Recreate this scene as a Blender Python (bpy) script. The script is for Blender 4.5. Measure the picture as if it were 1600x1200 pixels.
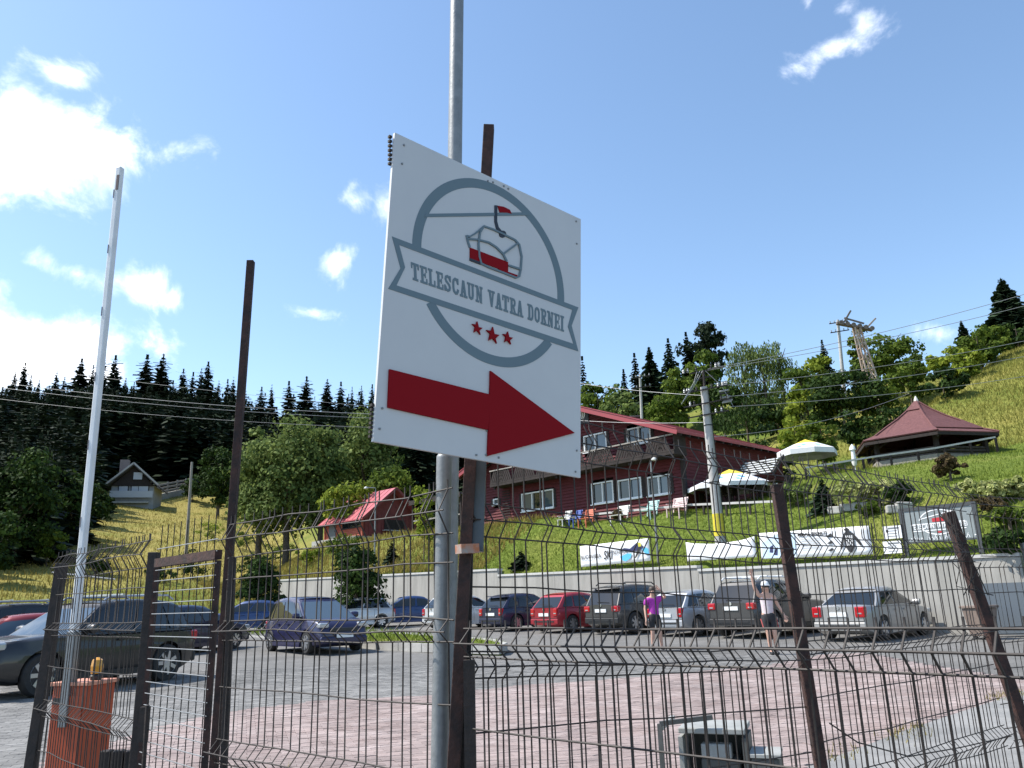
import bpy, bmesh, math, random
import numpy as np
from mathutils import Vector, Matrix
random.seed(7); RNG = np.random.default_rng(7)
for o in list(bpy.data.objects): bpy.data.objects.remove(o)
scn = bpy.context.scene; COL = scn.collection
PI = math.pi
# ------------------------------------------------------------------ camera
FPX = 1250.0; PITCH = math.radians(15.2); ROLL = math.radians(1.72); CAMZ = 1.6
F = Vector((0, math.cos(PITCH), math.sin(PITCH))); R0 = Vector((1, 0, 0)); U0 = Vector((0, -math.sin(PITCH), math.cos(PITCH)))
UP = U0*math.cos(ROLL) + R0*math.sin(ROLL); RT = R0*math.cos(ROLL) - U0*math.sin(ROLL)
cd = bpy.data.cameras.new('camera'); cam = bpy.data.objects.new('camera', cd); COL.objects.link(cam)
cd.sensor_width = 36; cd.lens = FPX/1600*36; cd.clip_start = .05; cd.clip_end = 6000
M4 = Matrix.Identity(4)
for i in range(3):
    M4[i][0] = RT[i]; M4[i][1] = UP[i]; M4[i][2] = -F[i]
M4[2][3] = CAMZ
cam.matrix_world = M4; scn.camera = cam
scn.render.resolution_x = 1024; scn.render.resolution_y = 768
O3 = Vector((0, 0, CAMZ))
def ray(x, y): return F + RT*((x-800)/FPX) + UP*((600-y)/FPX)
def at(x, y, Y):
    d = ray(x, y); return O3 + d*(Y/d.y)
# ------------------------------------------------------------------ light
SUN_EL = math.radians(54); SUN_AZ = math.radians(-86)       # azimuth from +Y towards +X
TO_SUN = Vector((math.sin(SUN_AZ)*math.cos(SUN_EL), math.cos(SUN_AZ)*math.cos(SUN_EL), math.sin(SUN_EL)))
sl = bpy.data.lights.new('sun', 'SUN'); sun = bpy.data.objects.new('sun', sl); COL.objects.link(sun)
sl.energy = 4.7; sl.angle = math.radians(.53); sl.color = (1, .955, .88)
sun.rotation_euler = (-TO_SUN).to_track_quat('-Z', 'Y').to_euler()
scn.view_settings.view_transform = 'Standard'; scn.view_settings.look = 'None'
scn.view_settings.exposure = 0.66; scn.view_settings.gamma = 1
w = bpy.data.worlds.new('World'); scn.world = w; w.use_nodes = True
nt = w.node_tree; nt.nodes.clear()
def nd(tree, t, **kw):
    n = tree.nodes.new(t)
    for k, v in kw.items():
        if k in n.inputs.keys() if isinstance(k, str) else False: n.inputs[k].default_value = v
        else: setattr(n, k, v)
    return n
def mth(tree, op, a, b=None, c=None, clamp=False):
    n = tree.nodes.new('ShaderNodeMath'); n.operation = op; n.use_clamp = clamp
    for i, q in enumerate((a, b, c)):
        if q is None: continue
        if isinstance(q, (int, float)): n.inputs[i].default_value = q
        else: tree.links.new(q, n.inputs[i])
    return n.outputs[0]
def vdot(tree, v, c):
    n = tree.nodes.new('ShaderNodeVectorMath'); n.operation = 'DOT_PRODUCT'
    tree.links.new(v, n.inputs[0]); n.inputs[1].default_value = c
    return n.outputs['Value']
sky = nt.nodes.new('ShaderNodeTexSky'); sky.sky_type = 'NISHITA'; sky.sun_disc = False
sky.sun_elevation = SUN_EL; sky.sun_rotation = SUN_AZ % (2*PI); sky.altitude = 800; sky.air_density = 1.15; sky.dust_density = 1.0; sky.ozone_density = 1.6
tc = nt.nodes.new('ShaderNodeTexCoord'); DIR = tc.outputs['Generated']
# clouds: (pixel x, pixel y, radius x, radius y, tilt, density)
CL = [(50, 215, 225, 112, 8, 1.05), (170, 215, 95, 55, 12, .75), (105, 128, 60, 40, 0, .55), (-120, 250, 250, 130, 0, 1.0),
      (10, 560, 235, 90, -8, 1.15), (150, 590, 110, 50, 0, .8), (-200, 480, 260, 120, 0, 1.0),
      (120, 428, 120, 34, 20, .46), (228, 452, 48, 44, 0, .45), (60, 500, 70, 40, 0, .5), (245, 540, 45, 40, 0, .4), (272, 468, 25, 35, 0, .3),
      (525, 410, 40, 44, 10, .52), (556, 314, 44, 32, 10, .44), (610, 325, 42, 52, 0, .52), (490, 491, 45, 16, 10, .36),
      (1292, 82, 92, 42, -30, .62), (1345, 40, 50, 36, -60, .52), (1262, 6, 20, 36, 0, .5), (1320, 10, 60, 30, 0, .34), (1465, 522, 40, 22, 0, .34),
      (400, -500, 300, 160, 20, .6), (-700, 100, 420, 220, 0, .8), (2200, 200, 240, 90, -10, .5)]
g = None
for (cx, cy, rx, ry, tl, den) in CL:
    c = ray(cx, cy).normalized(); a = math.radians(-tl)
    ex = (RT - c*RT.dot(c)).normalized(); ey = c.cross(ex)*-1
    if ey.dot(UP) < 0: ey = -ey
    e1 = ex*math.cos(a) + ey*math.sin(a); e2 = -ex*math.sin(a) + ey*math.cos(a)
    cosf = c.dot(F); k = FPX/cosf
    u = mth(nt, 'SUBTRACT', vdot(nt, DIR, e1*(k/rx)), 0.0); v = vdot(nt, DIR, e2*(k/ry))
    r2 = mth(nt, 'ADD', mth(nt, 'MULTIPLY', u, u), mth(nt, 'MULTIPLY', v, v))
    bl = mth(nt, 'MULTIPLY', mth(nt, 'SUBTRACT', 1.0, mth(nt, 'SQRT', r2)), den, clamp=False)
    fr = mth(nt, 'GREATER_THAN', vdot(nt, DIR, c), 0.2)
    bl = mth(nt, 'SUBTRACT', mth(nt, 'MULTIPLY', mth(nt, 'ADD', bl, 5.0), fr), 5.0)
    g = bl if g is None else mth(nt, 'MAXIMUM', g, bl)
nz = nt.nodes.new('ShaderNodeTexNoise'); nz.inputs['Scale'].default_value = 11; nz.inputs['Detail'].default_value = 9; nz.inputs['Roughness'].default_value = .62; nz.inputs['Distortion'].default_value = .35
nt.links.new(DIR, nz.inputs['Vector'])
gg = mth(nt, 'ADD', g, mth(nt, 'MULTIPLY', mth(nt, 'SUBTRACT', nz.outputs['Fac'], .54), 2.1))
mask = nt.nodes.new('ShaderNodeMapRange'); mask.interpolation_type = 'SMOOTHSTEP'
nt.links.new(gg, mask.inputs['Value']); mask.inputs['From Min'].default_value = .02; mask.inputs['From Max'].default_value = .85
mix = nt.nodes.new('ShaderNodeMix'); mix.data_type = 'RGBA'
nt.links.new(mask.outputs[0], mix.inputs['Factor']); hs_ = nt.nodes.new('ShaderNodeHueSaturation'); hs_.inputs['Saturation'].default_value = 1.03; hs_.inputs['Hue'].default_value = .497; hs_.inputs['Value'].default_value = 1.04; nt.links.new(sky.outputs[0], hs_.inputs['Color']); nt.links.new(hs_.outputs[0], mix.inputs['A']); mix.inputs['B'].default_value = (10.5, 10.6, 10.9, 1)
bg = nt.nodes.new('ShaderNodeBackground'); bg.inputs['Strength'].default_value = .15
nt.links.new(mix.outputs['Result'], bg.inputs['Color'])
wo = nt.nodes.new('ShaderNodeOutputWorld'); nt.links.new(bg.outputs[0], wo.inputs['Surface'])
# ------------------------------------------------------------------ helpers
def tag(o, label=None, cat=None, group=None, kind=None):
    if label: o['label'] = label
    if cat: o['category'] = cat
    if group: o['group'] = group
    if kind: o['kind'] = kind
    return o
def thing(name, label, cat, loc=(0, 0, 0), rz=0, group=None):
    o = bpy.data.objects.new(name, None); COL.objects.link(o); o.location = loc; o.rotation_euler = (0, 0, rz)
    o.empty_display_size = .2
    return tag(o, label, cat, group)
class MB:
    def __init__(s): s.v = []; s.f = []
    def add(s, vs, fs):
        b = len(s.v); s.v += [tuple(q) for q in vs]; s.f += [tuple(i+b for i in f) for f in fs]; return s
    def box(s, c, d, rz=0, M=None):
        x, y, z = d[0]/2, d[1]/2, d[2]/2; vs = [Vector((i*x, j*y, k*z)) for i in (-1, 1) for j in (-1, 1) for k in (-1, 1)]
        if M is None: M = Matrix.Rotation(rz, 3, 'Z')
        vs = [M @ q + Vector(c) for q in vs]
        return s.add(vs, [(0, 1, 3, 2), (4, 6, 7, 5), (0, 4, 5, 1), (2, 3, 7, 6), (0, 2, 6, 4), (1, 5, 7, 3)])
    def bar(s, a, b, wx, wz, up=(0, 0, 1)):
        a, b = Vector(a), Vector(b); d = (b-a); L = d.length; d = d/L; u = Vector(up)
        if abs(d.dot(u)) > .95: u = Vector((0, 1, 0))
        sx = d.cross(u).normalized(); uz = sx.cross(d)
        M = Matrix((sx, d, uz)).transposed()
        return s.box((a+b)/2, (wx, L, wz), M=M)
    def tube(s, pts, r, n=6, cap=True):
        pts = [Vector(q) for q in pts]; rr = r if isinstance(r, (list, tuple)) else [r]*len(pts); rings = []; ref = None
        for i, q in enumerate(pts):
            d = (pts[min(i+1, len(pts)-1)] - pts[max(i-1, 0)]).normalized()
            if ref is None:
                ref = Vector((0, 0, 1)) if abs(d.z) < .9 else Vector((1, 0, 0))
            a = d.cross(ref).normalized(); b = d.cross(a).normalized(); ref = b.cross(d)*1.0 if False else ref
            rings.append([q + a*(rr[i]*math.cos(2*PI*k/n)) + b*(rr[i]*math.sin(2*PI*k/n)) for k in range(n)])
        b0 = len(s.v)
        for rg in rings: s.v += [tuple(q) for q in rg]
        for i in range(len(pts)-1):
            for k in range(n):
                k2 = (k+1) % n; s.f.append((b0+i*n+k, b0+i*n+k2, b0+(i+1)*n+k2, b0+(i+1)*n+k))
        if cap:
            s.f.append(tuple(b0+k for k in range(n))[::-1]); s.f.append(tuple(b0+(len(pts)-1)*n+k for k in range(n)))
        return s
    def lathe(s, prof, n=16, c=(0, 0, 0), axis='Z'):
        b0 = len(s.v)
        for (r, z) in prof:
            for k in range(n):
                a = 2*PI*k/n; p = (r*math.cos(a), r*math.sin(a), z)
                if axis == 'Y': p = (p[0], p[2], p[1])
                if axis == 'X': p = (p[2], p[0], p[1])
                s.v.append((p[0]+c[0], p[1]+c[1], p[2]+c[2]))
        for i in range(len(prof)-1):
            for k in range(n):
                k2 = (k+1) % n; s.f.append((b0+i*n+k, b0+i*n+k2, b0+(i+1)*n+k2, b0+(i+1)*n+k))
        s.f.append(tuple(b0+k for k in range(n))[::-1]); s.f.append(tuple(b0+(len(prof)-1)*n+k for k in range(n)))
        return s
    def prism(s, poly, y0, y1, plane='XZ', c=(0, 0, 0)):
        n = len(poly); vs = []
        for y in (y0, y1):
            for (a, b) in poly:
                p = (a, y, b) if plane == 'XZ' else ((a, b, y) if plane == 'XY' else (y, a, b))
                vs.append((p[0]+c[0], p[1]+c[1], p[2]+c[2]))
        return s.add(vs, [tuple(range(n)), tuple(range(2*n-1, n-1, -1))] + [(i, i+n, (i+1) % n+n, (i+1) % n) for i in range(n)])
    def build(s, name, mat, parent=None, smooth=None, bevel=0, fix=True):
        me = bpy.data.meshes.new(name); me.from_pydata(s.v, [], s.f)
        if fix:
            bm = bmesh.new(); bm.from_mesh(me); bmesh.ops.recalc_face_normals(bm, faces=bm.faces); bm.to_mesh(me); bm.free()
        me.materials.append(mat)
        if smooth is not None:
            me.shade_smooth(); me.set_sharp_from_angle(angle=math.radians(smooth))
        o = bpy.data.objects.new(name, me); COL.objects.link(o)
        if parent is not None: o.parent = parent
        if bevel:
            b = o.modifiers.new('bevel', 'BEVEL'); b.width = bevel; b.segments = 2; b.limit_method = 'ANGLE'; b.angle_limit = math.radians(35)
        return o
def copy_tree(o, parent=None):
    c = o.copy(); COL.objects.link(c)
    if parent is not None: c.parent = parent
    for ch in o.children: copy_tree(ch, c)
    return c
# ------------------------------------------------------------------ materials
MATS = {}
def mat(name, c1, c2=None, rough=.6, metal=0, scale=8, bump=0, bscale=None, coat=0, trans=0, detail=6, spec=.5, lo=.35, hi=.65, stretch=None):
    if name in MATS: return MATS[name]
    m = bpy.data.materials.new(name); m.use_nodes = True; t = m.node_tree; p = t.nodes['Principled BSDF']
    p.inputs['Roughness'].default_value = rough; p.inputs['Metallic'].default_value = metal; p.inputs['Specular IOR Level'].default_value = spec
    p.inputs['Coat Weight'].default_value = coat; p.inputs['Coat Roughness'].default_value = .06; p.inputs['Transmission Weight'].default_value = trans
    p.inputs['Base Color'].default_value = (*c1, 1)
    co = t.nodes.new('ShaderNodeTexCoord'); vec = co.outputs['Object']
    if stretch:
        mp = t.nodes.new('ShaderNodeMapping'); mp.inputs['Scale'].default_value = stretch; t.links.new(vec, mp.inputs[0]); vec = mp.outputs[0]
    if c2 is not None:
        n = t.nodes.new('ShaderNodeTexNoise'); n.inputs['Scale'].default_value = scale; n.inputs['Detail'].default_value = detail; n.inputs['Roughness'].default_value = .65
        t.links.new(vec, n.inputs['Vector'])
        r = t.nodes.new('ShaderNodeMapRange'); t.links.new(n.outputs['Fac'], r.inputs[0]); r.inputs[1].default_value = lo; r.inputs[2].default_value = hi
        x = t.nodes.new('ShaderNodeMix'); x.data_type = 'RGBA'; t.links.new(r.outputs[0], x.inputs['Factor'])
        x.inputs['A'].default_value = (*c1, 1); x.inputs['B'].default_value = (*c2, 1); t.links.new(x.outputs['Result'], p.inputs['Base Color'])
    if bump:
        n2 = t.nodes.new('ShaderNodeTexNoise'); n2.inputs['Scale'].default_value = bscale or scale*4; n2.inputs['Detail'].default_value = 5; t.links.new(vec, n2.inputs['Vector'])
        b = t.nodes.new('ShaderNodeBump'); b.inputs['Strength'].default_value = bump; b.inputs['Distance'].default_value = .02
        t.links.new(n2.outputs['Fac'], b.inputs['Height']); t.links.new(b.outputs[0], p.inputs['Normal'])
    MATS[name] = m; return m
def leafmat(name, a, b, transl=.35):
    if name in MATS: return MATS[name]
    m = bpy.data.materials.new(name); m.use_nodes = True; t = m.node_tree; t.nodes.clear()
    at_ = t.nodes.new('ShaderNodeAttribute'); at_.attribute_name = 'tint'
    x = t.nodes.new('ShaderNodeMix'); x.data_type = 'RGBA'; t.links.new(at_.outputs['Fac'], x.inputs['Factor']); x.inputs['A'].default_value = (*a, 1); x.inputs['B'].default_value = (*b, 1)
    d = t.nodes.new('ShaderNodeBsdfPrincipled'); d.inputs['Roughness'].default_value = .7; d.inputs['Specular IOR Level'].default_value = .08; t.links.new(x.outputs['Result'], d.inputs['Base Color'])
    tr = t.nodes.new('ShaderNodeBsdfTranslucent'); t.links.new(x.outputs['Result'], tr.inputs[0])
    ms = t.nodes.new('ShaderNodeMixShader'); ms.inputs[0].default_value = transl; t.links.new(d.outputs[0], ms.inputs[1]); t.links.new(tr.outputs[0], ms.inputs[2])
    o = t.nodes.new('ShaderNodeOutputMaterial'); t.links.new(ms.outputs[0], o.inputs[0])
    MATS[name] = m; return m
rust = mat('rusty_brown_steel', (.016, .009, .008), (.062, .026, .019), .8, 0, 14, .3)
darkpost = mat('dark_weathered_steel', (.016, .013, .012), (.036, .025, .021), .75, 0, 20, .25)
wirem = mat('dark_wire', (.014, .011, .010), (.034, .025, .021), .65, 0, 30)
galv = mat('galvanised_steel', (.19, .20, .205), (.27, .28, .285), .5, .3, 18, .08, lo=.3, hi=.7)
white = mat('white_paint', (.72, .73, .74), (.62, .63, .64), .45, 0, 5)
plastw = mat('white_frame', (.75, .75, .74), None, .35)
black = mat('black_rubber', (.015, .015, .016), (.028, .027, .026), .75, 0, 12)
blackpl = mat('black_plastic', (.02, .02, .021), None, .5)
chrome = mat('bright_metal', (.62, .63, .65), None, .22, .9)
alloy = mat('alloy_silver', (.50, .51, .53), None, .32, .8)
glassd = mat('dark_glass', (.012, .015, .017), None, .03, 0, spec=.8)
glassb = mat('bluish_glass', (.05, .075, .10), None, .03, 0, spec=.9)
redlamp = mat('red_lamp', (.42, .012, .018), None, .12, 0, coat=.8)
clearlamp = mat('clear_lamp', (.45, .47, .48), None, .12, .3, coat=.8)
platem = mat('number_plate', (.74, .75, .74), None, .4)
concrete = mat('concrete', (.30, .29, .27), (.42, .41, .385), .85, 0, 1.6, .35, 22, detail=9)
wallcon = mat('retaining_wall_concrete', (.27, .26, .235), (.41, .395, .36), .9, 0, .9, .45, 14, detail=10, lo=.3, hi=.7)
capcon = mat('pale_coping', (.44, .43, .41), (.54, .53, .50), .85, 0, 3, .2)
wallcon2 = mat('wall_concrete_streaked', (.25, .24, .215), (.42, .40, .365), .9, 0, 2.0, .45, 14, detail=10, stretch=(1, 1, .18), lo=.28, hi=.72)
bark = mat('bark', (.06, .045, .032), (.12, .095, .07), .9, 0, 6, .5)
woodg = mat('weathered_wood', (.22, .20, .175), (.34, .31, .28), .85, 0, 5, .3, stretch=(1, 1, 6))
# ------------------------------------------------------------------ terrain functions
WA = math.radians(47); W0 = Vector((14.8, 24.1)); TW = Vector((-math.cos(WA), math.sin(WA))); NW = Vector((math.sin(WA), math.cos(WA)))
WROT = -WA
def WF(s, d, z=None):
    p = W0 + TW*s + NW*d
    return Vector((p.x, p.y, z if z is not None else hz(p.x, p.y)))
def SD(x, y):
    v = Vector((x, y)) - W0; return v.dot(TW), v.dot(NW)
def sm(a, b, x):
    t = max(0., min(1., (x-a)/(b-a))); return t*t*(3-2*t)
def tab(T, e):
    if e <= T[0][0]: return T[0][1]
    for (a, za), (b, zb) in zip(T, T[1:]):
        if e <= b: return za + (zb-za)*(e-a)/(b-a)
    return T[-1][1]
def lot(y): return .15 + .017*max(0., min(y, 70.)-17)
def zw(s): return 2.55+.006*max(s, 0) if s < 11.2 else (2.76+.013*(s-11.2) if s < 23 else 3.2+.0155*(min(s, 60)-23))
TA = [(0, -.12), (.6, .05), (7, 3.0), (14, 4.95), (20, 5.7), (25, 7.2), (40, 14.4), (58, 21.6), (66, 23.6), (75, 24.6), (300, 22)]
TB = [(0, -.12), (.6, .05), (5.0, 2.75), (17, 3.0), (24, 6.2), (58, 20.5), (75, 23), (300, 22)]
TL = [(0, .02), (3, .45), (12, 2.0), (95, 19), (140, 32), (240, 70), (300, 79), (700, 84)]
WEND = 46.0
_b = [W0 - TW*70, W0 + TW*WEND, Vector((-27, 37)), Vector((-62, 22)), Vector((-95, -30))]
def rb(x, y):
    r = math.hypot(x, y); dx, dy = x/r, y/r; best = 1e9
    for a, b in zip(_b, _b[1:]):
        e = b-a; den = dx*e.y - dy*e.x
        if abs(den) < 1e-9: continue
        t = (a.x*e.y - a.y*e.x)/den; u = (a.x*dy - a.y*dx)/den
        if t > 0 and -1e-6 <= u <= 1+1e-6: best = min(best, t)
    return best
def hz(x, y):
    r = math.hypot(x, y)
    if r < 1e-3: return lot(y)
    B = rb(x, y); e0 = r-B
    if e0 <= 0: return lot(y)
    s, d = SD(x, y); q = x/max(y, 1.)
    a = sm(13.2, 16.2, s)
    zr = zw(s) + tab(TA, d)*(1-a) + tab(TB, d)*a
    zr += .12*math.sin(s*.5+1)*math.sin(d*.37)*min(1, d/6) + (1.2*math.sin(s*.11+2) + .5*math.sin(s*.31))*sm(26, 60, d)
    if s < 0: zr = lot(y) + (zr-lot(y))*sm(0, 4, d)*max(0, 1)
    wl = max(sm(-.22, -.36, q), sm(55, 90, d)*sm(.06, -.08, q))
    if wl > 0:
        e = e0*.86; zl = lot(y) + tab(TL, e)
        zl += (.25*math.sin(x*.21)*math.sin(y*.17)+.8*math.sin(x*.06+1))*min(1, e/30) + 3*math.sin(x*.021+.5)*sm(120, 240, e)
        zr = zr*(1-wl) + zl*wl
    return zr
def hit(px, py, zoff=0.):
    d = ray(px, py); Y = 5.; step = 1.004; last = Y
    while Y < 900:
        k = Y/d.y; x = d.x*k; z = CAMZ+d.z*k
        if z < hz(x, Y)+zoff:
            lo, hi = last, Y
            for _ in range(24):
                m = (lo+hi)/2; k = m/d.y
                if CAMZ+d.z*k < hz(d.x*k, m)+zoff: hi = m
                else: lo = m
            k = hi/d.y; return Vector((d.x*k, hi, hz(d.x*k, hi)))
        last = Y; Y *= step
    return None
# ------------------------------------------------------------------ ground and terrain
def meshobj(name, verts, faces, m, kind=None, smooth=False):
    me = bpy.data.meshes.new(name); me.from_pydata(verts, [], faces); me.materials.append(m)
    if smooth: me.shade_smooth()
    o = bpy.data.objects.new(name, me); COL.objects.link(o)
    if kind: o['kind'] = kind
    return o
def grassmat():
    m = bpy.data.materials.new('meadow_turf'); m.use_nodes = True; t = m.node_tree; p = t.nodes['Principled BSDF']
    p.inputs['Roughness'].default_value = .95; p.inputs['Specular IOR Level'].default_value = .1
    a = t.nodes.new('ShaderNodeAttribute'); a.attribute_name = 'dry'
    co = t.nodes.new('ShaderNodeTexCoord')
    def noise(sc, det=6):
        n = t.nodes.new('ShaderNodeTexNoise'); n.inputs['Scale'].default_value = sc; n.inputs['Detail'].default_value = det; t.links.new(co.outputs['Object'], n.inputs['Vector']); return n.outputs['Fac']
    dr = mth(t, 'ADD', a.outputs['Fac'], mth(t, 'MULTIPLY', mth(t, 'SUBTRACT', noise(.16, 9), .5), 2.0), clamp=True)
    def mixc(f, A, B):
        x = t.nodes.new('ShaderNodeMix'); x.data_type = 'RGBA'
        if isinstance(f, float): x.inputs['Factor'].default_value = f
        else: t.links.new(f, x.inputs['Factor'])
        for q, s in ((A, 'A'), (B, 'B')):
            if isinstance(q, tuple): x.inputs[s].default_value = (*q, 1)
            else: t.links.new(q, x.inputs[s])
        return x.outputs['Result']
    fine = mth(t, 'MULTIPLY', mth(t, 'SUBTRACT', noise(5, 8), .3), 2.2, clamp=True)
    g1 = mixc(fine, (.065, .096, .014), (.16, .20, .038)); g2 = mixc(fine, (.20, .175, .045), (.38, .31, .10))
    t.links.new(mixc(dr, g1, g2), p.inputs['Base Color'])
    b = t.nodes.new('ShaderNodeBump'); b.inputs['Strength'].default_value = .9; b.inputs['Distance'].default_value = .12
    t.links.new(noise(3.2, 8), b.inputs['Height']); t.links.new(b.outputs[0], p.inputs['Normal'])
    return m
turf = grassmat()
NA, NRr = 300, 86
alph = np.concatenate([np.linspace(-80, -36, 30, endpoint=False), np.linspace(-36, 36, 240, endpoint=False), np.linspace(36, 72, 30)])
rad = np.concatenate([np.linspace(.0, 12, 22, endpoint=False), np.linspace(12, 60, 30, endpoint=False), np.geomspace(60, 700, 34)]); rad[0] = .03
vs = []; dry = []
for al in alph:
    dx, dy = math.sin(math.radians(al)), math.cos(math.radians(al)); B = rb(dx, dy)
    for e in rad:
        x, y = dx*(B+e), dy*(B+e); vs.append((x, y, hz(x, y)))
        s, d = SD(x, y); q = x/max(y, 1)
        left = sm(-.2, -.34, q)
        v = left*(.25+.65*sm(8, 30, e))
        v = max(v, (1-left)*(.42*sm(18, 30, d)*sm(34, 22, s) + .5*sm(26, 38, s)*sm(6, 0, d)))
        dry.append(v)
nr = len(rad)
fs = [(i*nr+j, (i+1)*nr+j, (i+1)*nr+j+1, i*nr+j+1) for i in range(len(alph)-1) for j in range(nr-1)]
hill = meshobj('hillside', vs, fs, turf, 'structure', True)
atr = hill.data.attributes.new('dry', 'FLOAT', 'POINT'); atr.data.foreach_set('value', dry)
far_ground = meshobj('ground', [(-2500, -2500, -.6), (2500, -2500, -.6), (2500, 2500, -.6), (-2500, 2500, -.6)], [(0, 1, 2, 3)], mat('far_turf', (.07, .10, .03), (.12, .13, .045), .95, 0, .05), 'structure')
# parking lot
def lotmat():
    m = bpy.data.materials.new('grey_paving'); m.use_nodes = True; t = m.node_tree; p = t.nodes['Principled BSDF']; p.inputs['Roughness'].default_value = .85
    co = t.nodes.new('ShaderNodeTexCoord'); mp = t.nodes.new('ShaderNodeMapping'); mp.inputs['Rotation'].default_value = (0, 0, .3); t.links.new(co.outputs['Object'], mp.inputs[0])
    br = t.nodes.new('ShaderNodeTexBrick'); br.inputs['Scale'].default_value = 4.5; br.inputs['Mortar Size'].default_value = .03; br.inputs['Color1'].default_value = (.145, .14, .132, 1); br.inputs['Color2'].default_value = (.188, .182, .172, 1); br.inputs['Mortar'].default_value = (.09, .085, .075, 1)
    t.links.new(mp.outputs[0], br.inputs[0])
    n = t.nodes.new('ShaderNodeTexNoise'); n.inputs['Scale'].default_value = .35; n.inputs['Detail'].default_value = 9; n.inputs['Roughness'].default_value = .7; t.links.new(co.outputs['Object'], n.inputs['Vector'])
    r = t.nodes.new('ShaderNodeMapRange'); t.links.new(n.outputs[0], r.inputs[0]); r.inputs[1].default_value = .3; r.inputs[2].default_value = .7; r.inputs[3].default_value = .58; r.inputs[4].default_value = 1.3
    x = t.nodes.new('ShaderNodeMix'); x.data_type = 'RGBA'; x.blend_type = 'MULTIPLY'; x.inputs['Factor'].default_value = 1; t.links.new(br.outputs[0], x.inputs['A'])
    t.links.new(r.outputs[0], x.inputs['B']); t.links.new(x.outputs['Result'], p.inputs['Base Color'])
    return m
ys = [-40, 17] + [17+i*4 for i in range(1, 13)] + [70]
xs = [-95, 60]
vs = [(x, y, lot(y)-.012) for y in ys for x in xs]
meshobj('parking_lot', vs, [(2*i, 2*i+1, 2*i+3, 2*i+2) for i in range(len(ys)-1)], lotmat(), 'structure')
# pavers: interlocking zigzag blocks, red field and grey field
bnd = [(-60, 1240), (150, 1168), (250, 1136), (370, 1110), (500, 1095), (690, 1085), (820, 1070), (1000, 1058), (1100, 1048), (1200, 1040), (1290, 1022), (1450, 1016), (1650, 1012)]
bw = [hit(*b) for b in bnd]
def redat(x, y):
    for a, b in zip(bw, bw[1:]):
        if a.x/a.y <= x/y <= b.x/b.y:
            k = (x/y-a.x/a.y)/(b.x/b.y-a.x/a.y); return y < a.y+(b.y-a.y)*k
    return False
gut = [hit(1262, 1200), hit(1420, 1140), hit(1600, 1080), hit(1640, 1068)]
def gutter(x, y):
    for a, b in zip(gut, gut[1:]):
        k = (x-a.x)/(b.x-a.x)
        if 0 <= k <= 1 and y < a.y+(b.y-a.y)*k: return True
    return x > gut[-1].x or (x > gut[0].x+1 and y < gut[0].y)
PW, PH, G = .225, .1125, .005
zz = [(-PW/2, -.008), (-PW/4, .010), (0, -.010), (PW/4, .010), (PW/2, -.008)]
poly = [(a, b-PH/2+G/2) for a, b in zz] + [(a, b+PH/2-G/2) for a, b in zz[::-1]]
poly = [(a*(1-G/PW), b) for a, b in poly]
ca, sa = math.cos(.32), math.sin(.32)
cells = []
for j in range(-40, 260):
    for i in range(-90, 110):
        lx = (i+.5*(j % 2))*PW; ly = j*PH; x = lx*ca-ly*sa; y = lx*sa+ly*ca+5
        if 7.0 < y < 20.5 and -.62*y-.2 < x < .64*y+.2:
            if not gutter(x, y): cells.append((x, y))
def pxy(x, y, z):
    v = Vector((x, y, z))-O3; return 800+FPX*v.dot(RT)/v.dot(F), 600-FPX*v.dot(UP)/v.dot(F)
near = sorted([c for c in cells if 5 < pxy(c[0], c[1], .15)[0] < 1595 and pxy(c[0], c[1], .15)[1] < 1196 and redat(*c)], key=lambda c: c[1])[:300]
nearset = set(near)
def pavmat(nm, a, b):
    m = mat(nm, a, b, .85, 0, 2.2, .25, 60)
    t = m.node_tree; p = t.nodes['Principled BSDF']; src = p.inputs['Base Color'].links[0].from_socket
    at_ = t.nodes.new('ShaderNodeAttribute'); at_.attribute_name = 'tint'
    oi = t.nodes.new('ShaderNodeObjectInfo')
    f = mth(t, 'ADD', .86, mth(t, 'MULTIPLY', mth(t, 'FRACT', mth(t, 'ADD', at_.outputs['Fac'], oi.outputs['Random'])), .30))
    x = t.nodes.new('ShaderNodeMix'); x.data_type = 'RGBA'; x.blend_type = 'MULTIPLY'; x.inputs['Factor'].default_value = 1; t.links.new(src, x.inputs['A']); t.links.new(f, x.inputs['B'])
    ge = t.nodes.new('ShaderNodeNewGeometry'); n3 = t.nodes.new('ShaderNodeTexNoise'); n3.inputs['Scale'].default_value = .55; n3.inputs['Detail'].default_value = 9; n3.inputs['Roughness'].default_value = .7; t.links.new(ge.outputs['Position'], n3.inputs['Vector'])
    r3 = t.nodes.new('ShaderNodeMapRange'); t.links.new(n3.outputs[0], r3.inputs[0]); r3.inputs[1].default_value = .3; r3.inputs[2].default_value = .68; r3.inputs[3].default_value = .66; r3.inputs[4].default_value = 1.16
    x3 = t.nodes.new('ShaderNodeMix'); x3.data_type = 'RGBA'; x3.blend_type = 'MULTIPLY'; x3.inputs['Factor'].default_value = 1; t.links.new(x.outputs['Result'], x3.inputs['A']); t.links.new(r3.outputs[0], x3.inputs['B']); t.links.new(x3.outputs['Result'], p.inputs['Base Color'])
    return m
redp = pavmat('red_pavers', (.25, .185, .168), (.32, .26, .243)); greyp = pavmat('grey_pavers', (.15, .146, .138), (.215, .208, .197))
pavfield = thing('paved_field', None, None); pavfield['kind'] = 'structure'
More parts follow.
